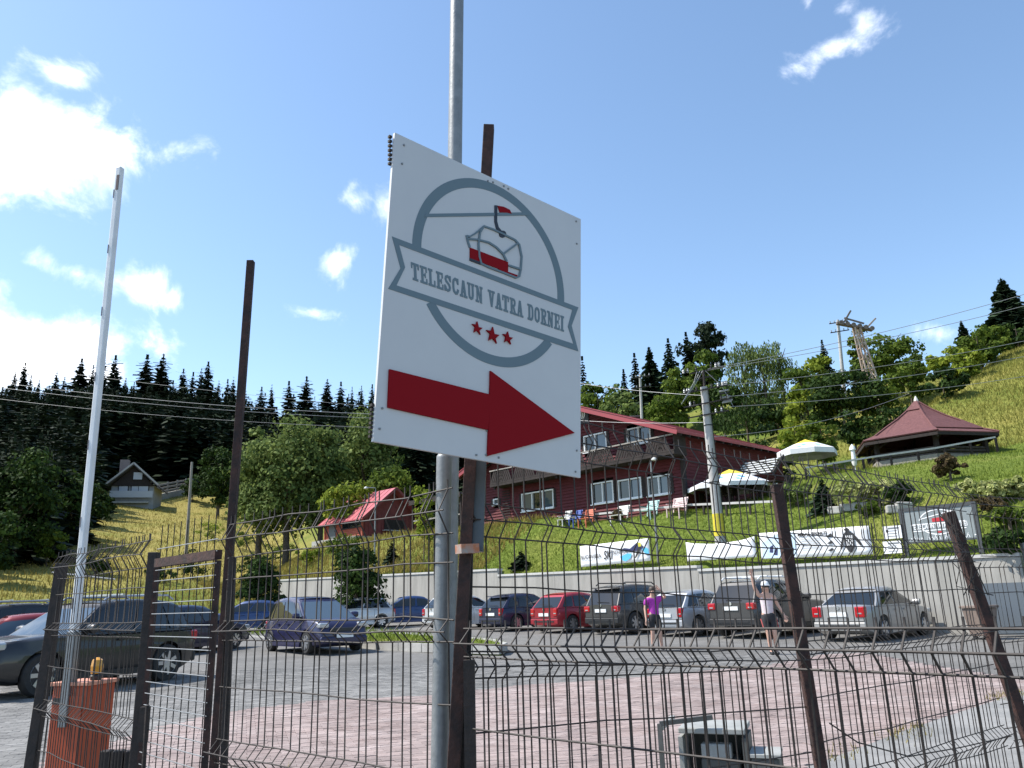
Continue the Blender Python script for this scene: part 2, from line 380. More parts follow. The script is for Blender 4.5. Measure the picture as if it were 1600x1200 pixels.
def pavers(name, cs, m):
    n = len(poly); A = np.array(poly); rot = np.array([[ca, sa], [-sa, ca]]); A = A@rot
    V = np.zeros((len(cs), 2*n, 3)); C = np.array(cs); h = RNG.normal(0, .0016, len(cs)); lz = np.array([lot(c[1]) for c in cs])
    V[:, :n, :2] = C[:, None]+A; V[:, n:, :2] = C[:, None]+A; V[:, :n, 2] = (lz+h)[:, None]; V[:, n:, 2] = (lz-.02)[:, None]
    tilt = RNG.normal(0, .006, (len(cs), 2)); V[:, :n, 2] += (A[None]*tilt[:, None]).sum(2)
    fs = []; 
    for k in range(len(cs)):
        b = k*2*n; fs.append(tuple(range(b, b+n)))
        fs += [(b+i, b+n+i, b+n+(i+1) % n, b+(i+1) % n) for i in range(n)]
    o = meshobj(name, V.reshape(-1, 3).tolist(), fs, m); o.parent = pavfield
    tv = np.repeat(RNG.random(len(cs)), n+1); a = o.data.attributes.new('tint', 'FLOAT', 'FACE'); a.data.foreach_set('value', tv)
    return o
rest = [c for c in cells if c not in nearset]
pavers('red_paver_field', [c for c in rest if redat(*c)], redp)['kind'] = 'stuff'
pavers('grey_paver_field', [c for c in rest if not redat(*c)], greyp)['kind'] = 'stuff'
pm = MB().prism(poly, 0, -.02, 'XY').build('paver', redp, pavfield); 
for k, c in enumerate(near):
    o = pm if k == 0 else pm.copy()
    if k: COL.objects.link(o)
    o.location = (c[0], c[1], lot(c[1])+random.gauss(0, .0016)); o.rotation_euler = (random.gauss(0, .006), random.gauss(0, .006), .32)
# concrete gutter strip beside the lot and a kerb
gp = [(p.x, p.y) for p in gut]
gp2 = gp + [(22, 16), (22, 5), (gp[0][0], 5)]
MB().prism(gp2, lot(0)-.011, lot(0)+.006, 'XY').build('pavement', mat('worn_concrete', (.16, .16, .155), (.26, .255, .245), .9, 0, 1.3, .4, 18, detail=10), None)['kind'] = 'structure'
# ------------------------------------------------------------------ foliage generators
def quadmesh(name, C, A, B, tint, m):
    n = len(C); V = np.empty((n, 4, 3)); V[:, 0] = C-A-B; V[:, 1] = C+A-B; V[:, 2] = C+A+B; V[:, 3] = C-A+B
    me = bpy.data.meshes.new(name); me.vertices.add(n*4); me.vertices.foreach_set('co', V.ravel().astype(np.float32))
    me.loops.add(n*4); me.loops.foreach_set('vertex_index', np.arange(n*4, dtype=np.int32)); me.polygons.add(n); me.polygons.foreach_set('loop_start', np.arange(0, n*4, 4, dtype=np.int32)); me.update(calc_edges=True)
    a = me.attributes.new('tint', 'FLOAT', 'FACE'); a.data.foreach_set('value', np.clip(tint, 0, 1).astype(np.float32)); me.materials.append(m)
    return me
def unit(n):
    v = RNG.normal(size=(n, 3)); return v/np.linalg.norm(v, axis=1)[:, None]
def leaf_frames(nrm):
    r = unit(len(nrm)); a = np.cross(nrm, r); a /= np.linalg.norm(a, axis=1)[:, None]+1e-9; return a, np.cross(nrm, a)
def crown_mesh(name, W, H, z0, m, nl=3200, leaf=.3, clumps=26, droop=0., seed=None, shape='round'):
    cc = []; 
    for i in range(clumps):
        d = unit(1)[0]; rr = RNG.random()**.35; zz = d[2]*rr; tp = 1.0
        if shape == 'tall': tp = 1-.45*max(zz, 0)**1.2 - .15*max(-zz, 0)
        else: tp = 1-.12*max(zz, 0)
        cc.append((d[0]*rr*W/2*.80*tp, d[1]*rr*W/2*.80*tp, zz*H/2*.84, (RNG.random()*.5+.5)*min(W, H)*.24))
    cc = np.array(cc); k = RNG.integers(0, clumps, nl); u = unit(nl); u[:, 2] = np.where(u[:, 2] < -.3, -u[:, 2]*.6, u[:, 2])
    rr = cc[k, 3]*(.35+.7*RNG.random(nl)**.6)
    C = cc[k, :3]+u*rr[:, None]
    if droop: C[:, 2] -= RNG.random(nl)**2*droop
    nrm = u+unit(nl)*.75; nrm /= np.linalg.norm(nrm, axis=1)[:, None]
    a, b = leaf_frames(nrm); sz = leaf*(.55+.9*RNG.random(nl))
    if droop:
        b = b*.45; b[:, 2] -= .8; b /= np.linalg.norm(b, axis=1)[:, None]; asp = .35
    else: asp = .7
    C[:, 2] += z0+H/2
    tint = .5+.25*RNG.normal(size=nl)+(RNG.random(clumps)[k]-.5)*.6
    return quadmesh(name, C, a*(sz*asp*.5)[:, None], b*(sz*.5)[:, None], tint, m)
LM = dict(
    mid=leafmat('leaf_mid_green', (.032, .062, .010), (.155, .21, .034)),
    dark=leafmat('leaf_dark_green', (.010, .024, .008), (.052, .088, .018), .18),
    lime=leafmat('leaf_yellow_green', (.085, .13, .014), (.28, .33, .045), .38),
    willow=leafmat('leaf_grey_green', (.040, .070, .018), (.21, .265, .078), .3),
    fir=leafmat('fir_needles', (.008, .015, .009), (.024, .037, .018), .06),
    spruce=leafmat('blue_spruce_needles', (.012, .026, .015), (.045, .072, .036), .1),
    pale=leafmat('variegated_leaf', (.22, .26, .07), (.48, .48, .22), .3),
    brown=leafmat('purple_brown_leaf', (.05, .035, .02), (.13, .10, .045), .2),
    grass=leafmat('grass_blade', (.085, .125, .016), (.23, .28, .05), .35),
    hay=leafmat('hill_grass_blade', (.16, .165, .035), (.34, .32, .085), .35),
    straw=leafmat('dry_grass_blade', (.175, .155, .038), (.36, .285, .085), .35))
def tree(name, label, cat, px, ytop, Y, wpx, kind, group=None, H=None, leaf=None, nl=None, droop=0, shape='round', trunk=True, base=None):
    if base is not None: p = base; 
    else:
        q = at(px, ytop+40, Y); p = Vector((q.x, Y, hz(q.x, Y)))
    if H is None: H = at(px, ytop, p.y).z-p.z
    W = wpx*p.y/FPX
    t = thing(name, label, cat, p, random.random()*6, group)
    lf = leaf or max(.13, min(.38, .0034*p.y)); n = nl or int(min(17000, max(1500, 5.2*W*H/(lf*lf))))
    z0 = H*.07 if trunk else H*.02
    me = crown_mesh('crown', W*1.16, H-z0, z0, LM[kind], n, lf, max(22, int(n/120)), droop, shape=shape)
    o = bpy.data.objects.new('crown', me); COL.objects.link(o); o.parent = t
    b = MB(); r = max(.05, H*.018); b.tube([(0, 0, -.3), (.05*W*.2, 0, H*.3), (-.02*W, .02*W, H*.78)], [r*1.3, r, r*.25], 7)
    for k in range(5):
        a = k*1.3+random.random(); h = H*(.25+.1*k); b.tube([(0, 0, h), (math.cos(a)*W*.16, math.sin(a)*W*.16, h+H*.10), (math.cos(a)*W*.30, math.sin(a)*W*.30, h+H*.17)], [r*.5, r*.3, r*.12], 5)
    b.build('trunk', bark, t, 60)
    return t
def conifer_arrays(H, R, levels, nb, nq, skirt=.10, dens=1.):
    C, A, B, T = [], [], [], []
    for i in range(levels):
        f = i/(levels-1); z = H*(skirt+(1-skirt)*f**.92); r = R*(1-f)**.8*(.75+.45*RNG.random())+.03*R
        n = max(3, int(nb*(1-.55*f))); a0 = RNG.random()*6
        for k in range(n):
            a = a0+2*PI*k/n+RNG.normal()*.2; rl = r*(.7+.45*RNG.random()); dz = -.28*rl
            for j in range(nq):
                q = (j+.6)/nq; c = (math.cos(a)*rl*q, math.sin(a)*rl*q, z+dz*q*q*1.3)
                l = rl/nq*.72; wd = max(.10*R, rl*.26*(1.15-q*.75))
                dr = np.array([math.cos(a)*l, math.sin(a)*l, dz*q*.9/nq-.06*l]); sd = np.array([-math.sin(a)*wd, math.cos(a)*wd, RNG.normal()*.35*wd])
                C.append(c); A.append(dr); B.append(sd); T.append(.45+.3*RNG.normal()+.25*q)
                C.append((c[0], c[1], c[2]-.16*wd-.05)); A.append(dr*.9); B.append(np.array([RNG.normal()*.05, RNG.normal()*.05, wd*.42])); T.append(.3+.25*RNG.normal())
    C.append((0, 0, H*.985)); A.append(np.array([.015*H, 0, 0])); B.append(np.array([0, 0, .03*H])); T.append(.4)
    return map(np.array, (C, A, B, T))
def conifer(name, label, cat, px, ytop, Y, wpx, kind='fir', group=None, levels=26, nb=9, nq=3, base=None):
    if base is None:
        q = at(px, ytop+30, Y); base = Vector((q.x, Y, hz(q.x, Y)))
    H = at(px, ytop, base.y).z-base.z; R = wpx*base.y/FPX/2
    t = thing(name, label, cat, base, 0, group)
    C, A, B, T = conifer_arrays(H, R, levels, nb, nq)
    o = bpy.data.objects.new('crown', quadmesh('crown', C, A, B, T, LM[kind])); COL.objects.link(o); o.parent = t
    MB().tube([(0, 0, -.3), (0, 0, H*.97)], [max(.06, H*.013), .01], 6).build('trunk', bark, t, 60)
    return t
# ------------------------------------------------------------------ forest on the far hill
def forest_edge(px):
    T = [(-120, 58), (0, 62), (90, 70), (150, 100), (160, 176), (262, 178), (360, 178), (420, 150), (620, 140), (760, 150), (900, 185), (960, 240)]
    return tab(T, px)
SKYL = [(22, 568, 26), (48, 594, 18), (75, 580, 22), (112, 562, 30), (132, 572, 22), (147, 557, 24), (166, 557, 26), (88, 590, 20), (8, 580, 20), (217, 556, 32), (243, 555, 32),
        (277, 578, 26), (293, 583, 22), (306, 577, 20), (316, 567, 26), (349, 594, 18), (358, 590, 18), (372, 598, 16), (404, 606, 22), (420, 602, 18), (447, 597, 26), (475, 590, 30), (508, 594, 28), (530, 598, 22), (548, 606, 16), (563, 604, 16), (580, 602, 18), (588, 604, 18), (600, 600, 18), (34, 588, 20), (186, 592, 22), (200, 598, 20), (262, 596, 20), (335, 596, 20)]
protos = []
for k in range(4):
    C, A, B, T = conifer_arrays(1., .17+.02*k, 24, 8, 2)
    C, A, B = C*1., A*1., B*1.
    protos.append((quadmesh('crown', C, A, B, T, LM['fir']), MB().tube([(0, 0, -.05), (0, 0, .96)], [.013, .002], 5)))
trunks = []
for k, (px, yt, wpx) in enumerate(SKYL):
    Y = 265+12*math.sin(k*2.3); q = at(px, 700, Y); z = hz(q.x, Y); H = at(px, yt, Y).z-z
    t = thing('spruce_tree', 'dark spruce rising above the skyline of the wooded hill', 'conifer', (q.x, Y, z), k*1.1, 'spruces along the wooded ridge')
    me, tb = protos[k % 4]; o = bpy.data.objects.new('crown', me); COL.objects.link(o); o.parent = t; o.scale = (H*wpx/26*.85, H*wpx/26*.85, H)
    if len(trunks) < 1: trunks.append(tb.build('trunk', bark, t))
    else:
        tr = trunks[0].copy(); COL.objects.link(tr); tr.parent = t
    o2 = [c for c in t.children if c.name.startswith('trunk')][0]; o2.scale = (H, H, H)
Cs, As, Bs, Ts = [], [], [], []
low = [tuple(conifer_arrays(1., .20+.03*k, 10, 6, 2)) for k in range(4)]
cnt = 0
while cnt < 1500:
    px = random.uniform(-140, 940); e = forest_edge(px); Y = e+(310-e)*random.random()**1.15
    if Y < e+2: continue
    q = at(px, 700, Y); z = hz(q.x, Y); 
    frac = sm(75, 190, Y); H = random.uniform(6, 11)*(1-frac)+random.uniform(10, 22)*frac
    top = at(px, 604, Y).z
    if z+H > top: H = max(3, top-z-random.random()*2)
    if H < 4: 
        cnt += 1; continue
    C, A, B, T = low[cnt % 4]; an = random.random()*6; M = np.array([[math.cos(an), math.sin(an), 0], [-math.sin(an), math.cos(an), 0], [0, 0, 1]])
    wsc = H*random.uniform(.8, 1.2)
    S = np.array([wsc, wsc, H]); Cs.append((C*S)@M+np.array([q.x, Y, z])); As.append((A*S)@M); Bs.append((B*S)@M); Ts.append(T+random.gauss(0, .3)+(.5 if random.random() < .12 else 0)); cnt += 1
fo = bpy.data.objects.new('forest', quadmesh('forest', np.concatenate(Cs), np.concatenate(As), np.concatenate(Bs), np.concatenate(Ts), LM['fir'])); COL.objects.link(fo)
tag(fo, 'dense dark spruce forest covering the hill behind the meadow', 'forest', None, 'stuff')
# ------------------------------------------------------------------ grass blades as stuff
def blades(name, pts, hgt, m, label, wf=.11):
    P = np.array(pts); n = len(P); an = RNG.random(n)*2*PI; h = hgt*(.5+RNG.random(n)); wd = h*wf+.004
    a = np.stack([np.cos(an)*wd, np.sin(an)*wd, np.zeros(n)], 1); lean = RNG.normal(0, .3, (n, 2))*h[:, None]
    V = np.empty((n, 3, 3)); V[:, 0] = P-a; V[:, 1] = P+a; V[:, 2] = P; V[:, 2, 2] += h; V[:, 2, :2] += lean; V[:, :2, 2] -= .02
    me = bpy.data.meshes.new(name); me.vertices.add(n*3); me.vertices.foreach_set('co', V.ravel().astype(np.float32)); me.loops.add(n*3); me.loops.foreach_set('vertex_index', np.arange(n*3, dtype=np.int32)); me.polygons.add(n); me.polygons.foreach_set('loop_start', np.arange(0, n*3, 3, dtype=np.int32)); me.update(calc_edges=True)
    at_ = me.attributes.new('tint', 'FLOAT', 'FACE'); at_.data.foreach_set('value', np.clip(.5+.3*RNG.normal(size=n), 0, 1).astype(np.float32)); me.materials.append(m)
    o = bpy.data.objects.new(name, me); COL.objects.link(o); tag(o, label, 'grass', None, 'stuff'); return o
def scatter_sd(n, s0, s1, d0, d1):
    out = []
    for _ in range(n):
        p = WF(random.uniform(s0, s1), d0+(d1-d0)*random.random()**1.3); out.append(tuple(p))
    return out
blades('lawn_grass', scatter_sd(46000, -1, 34, .4, 7) + scatter_sd(26000, -3, 14, 7, 24), .10, LM['grass'], 'mown green grass on the bank above the retaining wall')
blades('wild_bank_grass', scatter_sd(22000, 25, 62, .4, 12), .30, LM['straw'], 'tall dry grass on the bank below the small red hut')
mp = []
while len(mp) < 40000:
    px = random.uniform(-60, 470); Y = random.uniform(38, 170); q = at(px, 800, Y)
    if rb(q.x, Y) < math.hypot(q.x, Y)-1: mp.append((q.x, Y, hz(q.x, Y)))
blades('meadow_grass', mp, .30, LM['straw'], 'long dry yellow grass of the hay meadow')
hp = []
while len(hp) < 42000:
    px = random.triangular(1180, 1700, 1640); Y = random.uniform(44, 88); q = at(px, 700, Y); hp.append((q.x, Y, hz(q.x, Y)))
blades('hill_grass', hp, .22, LM['hay'], 'yellowing grass on the steep slope above the pavilion')
# ------------------------------------------------------------------ retaining wall: three stepped concrete sections with coping
def wframe(name, label, cat, s, d, z, group=None):
    p = WF(s, d, z); return thing(name, label, cat, p, WROT, group)
secs = [(0, 11.2), (11.2, 23.0), (23.0, WEND)]
labs = ['lower concrete retaining wall section at the end beside the brown bin', 'middle concrete retaining wall section behind the red car', 'highest retaining wall section below the small red hut']
for (s0, s1), lb in zip(secs, labs):
    t = wframe('retaining_wall', lb, 'wall', s0, 0, 0, 'retaining wall sections')
    b = MB(); L = s1-s0
    z0, z1 = zw(s0+.01), zw(s1-.01)
    nP = max(2, round(L/3.8))
    for k in range(nP):
        xa, xb = -L+L*k/nP+.007, -L+L*(k+1)/nP-.007; za, zb = z1+(z0-z1)*k/nP, z1+(z0-z1)*(k+1)/nP
        MB().prism([(xa, -.3), (xb, -.3), (xb, zb-.1), (xa, za-.1)], -.14, .16).build('wall_panel', wallcon2, t)
    MB().box((-L/2, .05, 1.0), (L-.02, .1, 2.2)).build('joint_filler', concrete, t)
    n = max(3, int(L/1.9)); 
    for k in range(n):
        xa, xb = -L+L*k/n+.008, -L+L*(k+1)/n-.008; za, zb = z1+(z0-z1)*k/n, z1+(z0-z1)*(k+1)/n
        MB().prism([(xa, za-.097), (xb, zb-.097), (xb, zb), (xa, za)], -.19, .21).build('coping_stone', capcon, t)
MB().box((0, 0, 1.3), (.12, .12, 2.75)).build('steel_end_post', mat('grey_steel', (.12, .13, .13), (.17, .17, .17), .6), None).location = WF(-.12, -.05, .15)
tag(bpy.data.objects['steel_end_post'], 'square grey steel post closing the end of the retaining wall', 'post')
# ------------------------------------------------------------------ text helper
def text(body, size, m, parent, loc, rot=(PI/2, 0, 0), name='lettering', align='LEFT', sx=1., ext=.002, shear=0., bold=0.):
    cu = bpy.data.curves.new(name, 'FONT'); cu.body = body; cu.size = size; cu.align_x = align; cu.extrude = ext; cu.shear = shear; cu.resolution_u = 3; cu.offset = bold
    o = bpy.data.objects.new(name, cu); COL.objects.link(o)
    bpy.context.view_layer.update()
    me = bpy.data.meshes.new_from_object(o.evaluated_get(bpy.context.evaluated_depsgraph_get())); bpy.data.objects.remove(o)
    me.materials.clear(); me.materials.append(m); o = bpy.data.objects.new(name, me); COL.objects.link(o)
    o.parent = parent; o.location = loc; o.rotation_euler = rot; o.scale = (sx, 1, 1); return o
inkb = mat('black_ink', (.02, .02, .022), None, .6); inkg = mat('grey_ink', (.16, .17, .18), None, .6); inkblue = mat('light_blue_ink', (.10, .45, .72), None, .5); inknavy = mat('navy_ink', (.025, .03, .10), None, .5); inkyel = mat('yellow_ink', (.55, .52, .06), None, .5); inkred = mat('red_ink', (.45, .02, .03), None, .5); inkw = mat('white_ink', (.8, .8, .8), None, .5)
inkpale = mat('pale_blue_ink', (.45, .60, .74), (.62, .72, .80), .5, 0, 4)
banner_w = mat('white_vinyl', (.76, .77, .78), (.70, .71, .73), .45, 0, 2)
def banner(label, s_right, d, z_bot_r, Wd, Ht, tilt, name='banner', sag=0., m=None, group='advertising banners on the bank'):
    t = wframe(name, label, 'banner', s_right, d, z_bot_r, group)   # local x: -Wd..0
    nx, nz = 14, 6; vs = []; fs = []
    for i in range(nx+1):
        for j in range(nz+1):
            u, v = i/nx, j/nz; x = -Wd+u*Wd; z = v*Ht+tilt*(x+Wd)/Wd*0 - sag*4*u*(1-u)*v + .03*sag*math.sin(u*17+v*3)
            y = .01*math.sin(u*9)+.06*sag*math.sin(u*13+v*5)
            vs.append((x, y, z))
    for i in range(nx):
        for j in range(nz): a = i*(nz+1)+j; fs.append((a, a+nz+1, a+nz+2, a+1))
    b = MB(); b.add(vs, fs); o = b.build('sheet', m or banner_w, t, 40); so = o.modifiers.new('s', 'SOLIDIFY'); so.thickness = .008; so.offset = 1
    for x in (-Wd-.04, .04, -Wd/2):
        MB().tube([(x, .07, -1.0), (x, .07, Ht+.08)], .022, 6).build('stake', darkpost, t)
    t.rotation_euler = (0, tilt, WROT); return t
def onD(px, py, dd):
    d = ray(px, py); k = (dd-(Vector((0, 0))-W0).dot(NW))/(Vector((d.x, d.y)).dot(NW)); q = O3+d*k; s, _ = SD(q.x, q.y); return s, q.z
def wb(px1, py1, px2, py2, d):   # bottom-left and top-right pixel of a banner in the plane d: returns s_right, z, width, height
    s1, z1 = onD(px1, py1, d); s2, z2 = onD(px2, py2, d); return s2, min(z1, z2), s1-s2, abs(z2-z1)
# ski school banner
sR, zb, Wd, Ht = wb(908, 886, 1014, 841, .35)
sB, zB = onD(1016, 876, .35)
t = banner('white banner with ski lettering and blue mountains on the bank', sR, .35, zB, Wd, onD(1013, 841, .35)[1]-zB, math.radians(-1))
Hb = onD(1013, 841, .35)[1]-zB; y = -.035
text('BUCOVINA', .235, inkb, t, (-Wd+.04, y, Hb*.36), sx=1.02); text('SKI', .52, inkb, t, (-Wd*.645, y, Hb*.26), sx=.72, shear=.2, bold=.006); text('SCHOOL', .225, inkb, t, (-Wd*.50, y-.004, Hb*.44), sx=.92)
MB().prism([(-Wd*.44, Hb*.66), (-Wd*.40, Hb*.60), (-Wd*.34, Hb*.68), (-Wd*.26, Hb*.62), (-Wd*.16, Hb*.86), (-Wd*.07, Hb*.66), (-Wd*.10, Hb*.55), (-Wd*.18, Hb*.50), (-Wd*.30, Hb*.52)], y+.004, y+.008).build('mountain_print', inknavy, t)
MB().prism([(-Wd*.41, Hb*.30), (-Wd*.30, Hb*.42), (-Wd*.24, Hb*.40), (-Wd*.26, Hb*.20), (-Wd*.33, Hb*.06), (-Wd*.38, Hb*.14)], y+.002, y+.006).build('blue_print', inkblue, t)
MB().prism([(-Wd*.10, Hb*.54), (-Wd*.05, Hb*.62), (-Wd*.01, Hb*.52), (-Wd*.01, Hb*.25), (-Wd*.05, Hb*.30)], y+.002, y+.006).build('blue_print', inkblue, t)
MB().prism([(-Wd*.145, Hb*.84), (-Wd*.11, Hb*.86), (-Wd*.10, Hb*.68), (-Wd*.14, Hb*.66)], y-.004, y).build('skier_print', inkyel, t)
MB().prism([(-Wd*.15, Hb*.64), (-Wd*.11, Hb*.66), (-Wd*.13, Hb*.44), (-Wd*.19, Hb*.16), (-Wd*.20, Hb*.20), (-Wd*.165, Hb*.46)], y-.003, y).build('skier_print', inkb, t)
# blank sagging banner
sR, zb = onD(1182, 870, .35); sL, zl_ = onD(1074, 876, .35); ztop = onD(1178, 838, .35)[1]
banner('blank white banner sagging and creased beside the concrete pole', sR, .35, zb, sL-sR, ztop-zb, math.radians(0), sag=.16)
# sports shop banner
sR, zb = onD(1364, 866, .35); sL, _ = onD(1190, 874, .35); ztop = onD(1360, 821, .35)[1]; Wd = sL-sR; Hb = ztop-zb
t = banner('long white sports banner with black skier figure and blue snow picture', sR, .35, zb, Wd, Hb, math.radians(1))
text('MAXI-SPORT', .17, inkb, t, (-Wd*.63, y, Hb*.78), sx=1.1, shear=.15, bold=.004)
MB().prism([(-Wd*.985, Hb*.03), (-Wd*.66, Hb*.03), (-Wd*.66, Hb*.95), (-Wd*.80, Hb*.96), (-Wd*.985, Hb*.6)], y+.004, y+.008).build('snow_print', inkpale, t)
for (a, c2) in ((.90, .45), (.86, .35), (.78, .3), (.75, .5), (.71, .3)):
    MB().prism([(-Wd*a, Hb*c2), (-Wd*a+.14, Hb*c2+.07), (-Wd*a+.10, Hb*c2-.22), (-Wd*a-.04, Hb*c2-.2)], y-.002, y+.002).build('skier_print', inknavy, t)
for k in range(5): MB().box((-Wd*.52, y+.002, Hb*(.66-.09*k)), (Wd*.17, .004, .012)).build('printed_line', inkg, t)
for k, zz in enumerate((.72, .46, .2)): MB().prism([(-Wd*.37, Hb*zz), (-Wd*.33, Hb*(zz+.10)), (-Wd*.315, Hb*(zz+.02)), (-Wd*.35, Hb*(zz-.03))], y, y+.004).build('printed_mark', inkb, t)
sk = [(.262, .22), (.245, .50), (.225, .74), (.20, .84), (.215, .92), (.19, .99), (.165, .93), (.17, .84), (.14, .78), (.10, .56), (.075, .36), (.09, .32), (.125, .52), (.14, .60), (.135, .30), (.165, .08), (.19, .12), (.215, .30), (.22, .56), (.245, .26)]
MB().prism([(-Wd*a, Hb*b) for a, b in sk], y-.002, y+.002).build('skier_print', inkb, t)
for k in range(4): MB().prism([(-Wd*(.205-.017*k), Hb*.70), (-Wd*(.198-.017*k), Hb*.70), (-Wd*(.195-.014*k), Hb*.34), (-Wd*(.200-.014*k), Hb*.34)], y-.005, y-.003).build('white_stripe', inkw, t)
# small two-sheet notice
for (ya, yb, lb) in ((820, 843, 'upper white printed notice between banner and grey board'), (844, 866, 'lower white printed notice hanging below the other notice')):
    s1, za = onD(1382, yb, .4); s2, zc = onD(1407, ya, .4); t = wframe('notice', lb, 'notice', s2, .4, za, None); Wn, Hn = s1-s2, zc-za
    MB().box((-Wn/2, 0, Hn/2), (Wn, .012, Hn-.02)).build('sheet', banner_w, t)
    for k in range(4): MB().box((-Wn*(.5 if k else .42), -.009, Hn*(.8-.2*k)), (Wn*(.5 if k else .6), .004, .05 if k == 0 else .02)).build('printed_line', inkg, t)
    if ya == 820: MB().prism([(-Wn*.85, Hn*.7), (-Wn*.72, Hn*.7), (-Wn*.72, Hn*.55), (-Wn*.785, Hn*.44), (-Wn*.85, Hn*.55)], -.011, -.007).build('shield_emblem', inkb, t)
    for x in (-Wn, 0): MB().tube([(x, .03, -.6), (x, .03, Hn+.03)], .02, 6).build('stake', darkpost, t)
# grey chairlift board
sR, zb = onD(1531, 842, .5); sL, zb2 = onD(1415, 848, .5); ztop = onD(1527, 784, .5)[1]; Wd = sL-sR; Hb = ztop-zb
t = wframe('information_board', 'grey framed board with white ring emblem on two posts above the wall', 'board', sR, .5, zb)
frm = mat('anthracite_paint', (.045, .05, .055), (.06, .065, .07), .5); brd = mat('slate_grey_panel', (.20, .23, .235), (.235, .265, .27), .6, 0, 2)
MB().box((-Wd/2, 0, Hb/2), (Wd-.12, .03, Hb-.1)).build('panel', brd, t)
MB().box((-Wd/2, 0, Hb-.03), (Wd+.1, .08, .11)).build('frame_rail', frm, t); MB().box((-Wd/2, 0, .02), (Wd+.1, .07, .05)).build('frame_rail', frm, t)
for x in (-Wd, 0): MB().box((x, 0, Hb/2-.6), (.13, .1, Hb+1.19)).build('post', frm, t)
y = -.022
def ringpoly(cx, cz, rx, rz, wd, a0, a1, n=22):
    o_ = [(cx+rx*math.cos(a0+(a1-a0)*k/n), cz+rz*math.sin(a0+(a1-a0)*k/n)) for k in range(n+1)]; i_ = [(cx+(rx-wd)*math.cos(a0+(a1-a0)*k/n), cz+(rz-wd)*math.sin(a0+(a1-a0)*k/n)) for k in range(n+1)]
    return o_, i_
def ring(b, cx, cz, rx, rz, wd, a0, a1, y0, y1, n=22):
    o_, i_ = ringpoly(cx, cz, rx, rz, wd, a0, a1, n)
    for k in range(n): b.prism([o_[k], o_[k+1], i_[k+1], i_[k]], y0, y1)
b = MB(); ring(b, -Wd*.5, Hb*.55, Wd*.27, Hb*.36, .035, PI*.07, PI*.93, y, y+.006); ring(b, -Wd*.5, Hb*.55, Wd*.27, Hb*.36, .035, PI*1.13, PI*1.87, y, y+.006)
b.box((-Wd*.5, y+.003, Hb*.52), (Wd*.72, .006, .03)); b.box((-Wd*.5, y+.003, Hb*.33), (Wd*.72, .006, .03)); b.bar((-Wd*.74, y+.003, Hb*.66), (-Wd*.28, y+.003, Hb*.84), .006, .03); b.build('ring_emblem', inkw, t)
text('TELESCAUN VATRA DORNEI', .21, inkw, t, (-Wd*.5, y, Hb*.385), align='CENTER', sx=.64, bold=.004)
MB().prism([(-Wd*.58, Hb*.56), (-Wd*.42, Hb*.56), (-Wd*.42, Hb*.68), (-Wd*.58, Hb*.66)], y-.004, y).build('chair_emblem', inkred, t)
MB().box((-Wd*.5, y, Hb*.27), (.16, .006, .05)).build('star_emblem', inkred, t)
b = MB(); 
for k in range(17):
    if k in (4, 9, 13): continue
    x = -Wd*.92+k*Wd*.048; b.bar((x, y, Hb*.07), (x+.05, y, Hb*.07+.09+.05*((k*7) % 3)), .006, .016); b.bar((x+.05, y, Hb*.07+.09), (x+.09, y, Hb*.06), .006, .016)
b.build('chalk_writing', inkw, t)['kind'] = 'stuff'
for (a, c2) in ((.96, .93), (.04, .93), (.5, .95), (.04, .12), (.97, .10), (.97, .85)): MB().box((-Wd*a, y, Hb*c2), (.05, .02, .035)).build('clip', inkw, t)
# ------------------------------------------------------------------ chalet
DC = 6.6; sR0 = 16.2; ZB = 5.55
ch = wframe('chalet', 'dark red timber chalet with balcony and white window frames above the lawn', 'building', sR0, DC, ZB)   # x<0 to the left, y back
sid = mat('dark_red_boards', (.080, .011, .014), (.135, .022, .026), .8, 0, 3, .3, 30, stretch=(1, 1, 8)); sidd = mat('dark_brown_timber', (.016, .011, .010), (.034, .024, .021), .85, 0, 5, .3)
roofr = mat('red_metal_roof', (.26, .035, .045), (.33, .06, .07), .45, 0, 2); trimr = mat('red_fascia', (.30, .05, .06), None, .5); stone = mat('grey_plinth', (.2, .19, .18), (.3, .28, .26), .9, 0, 3, .4)
CW, CDp = 16.0, 10.0; RX = -8.0; EZ = 9.75-ZB; RZ = 12.75-ZB
def roofz(x): return RZ-abs(x-RX)*(RZ-EZ)/8.0
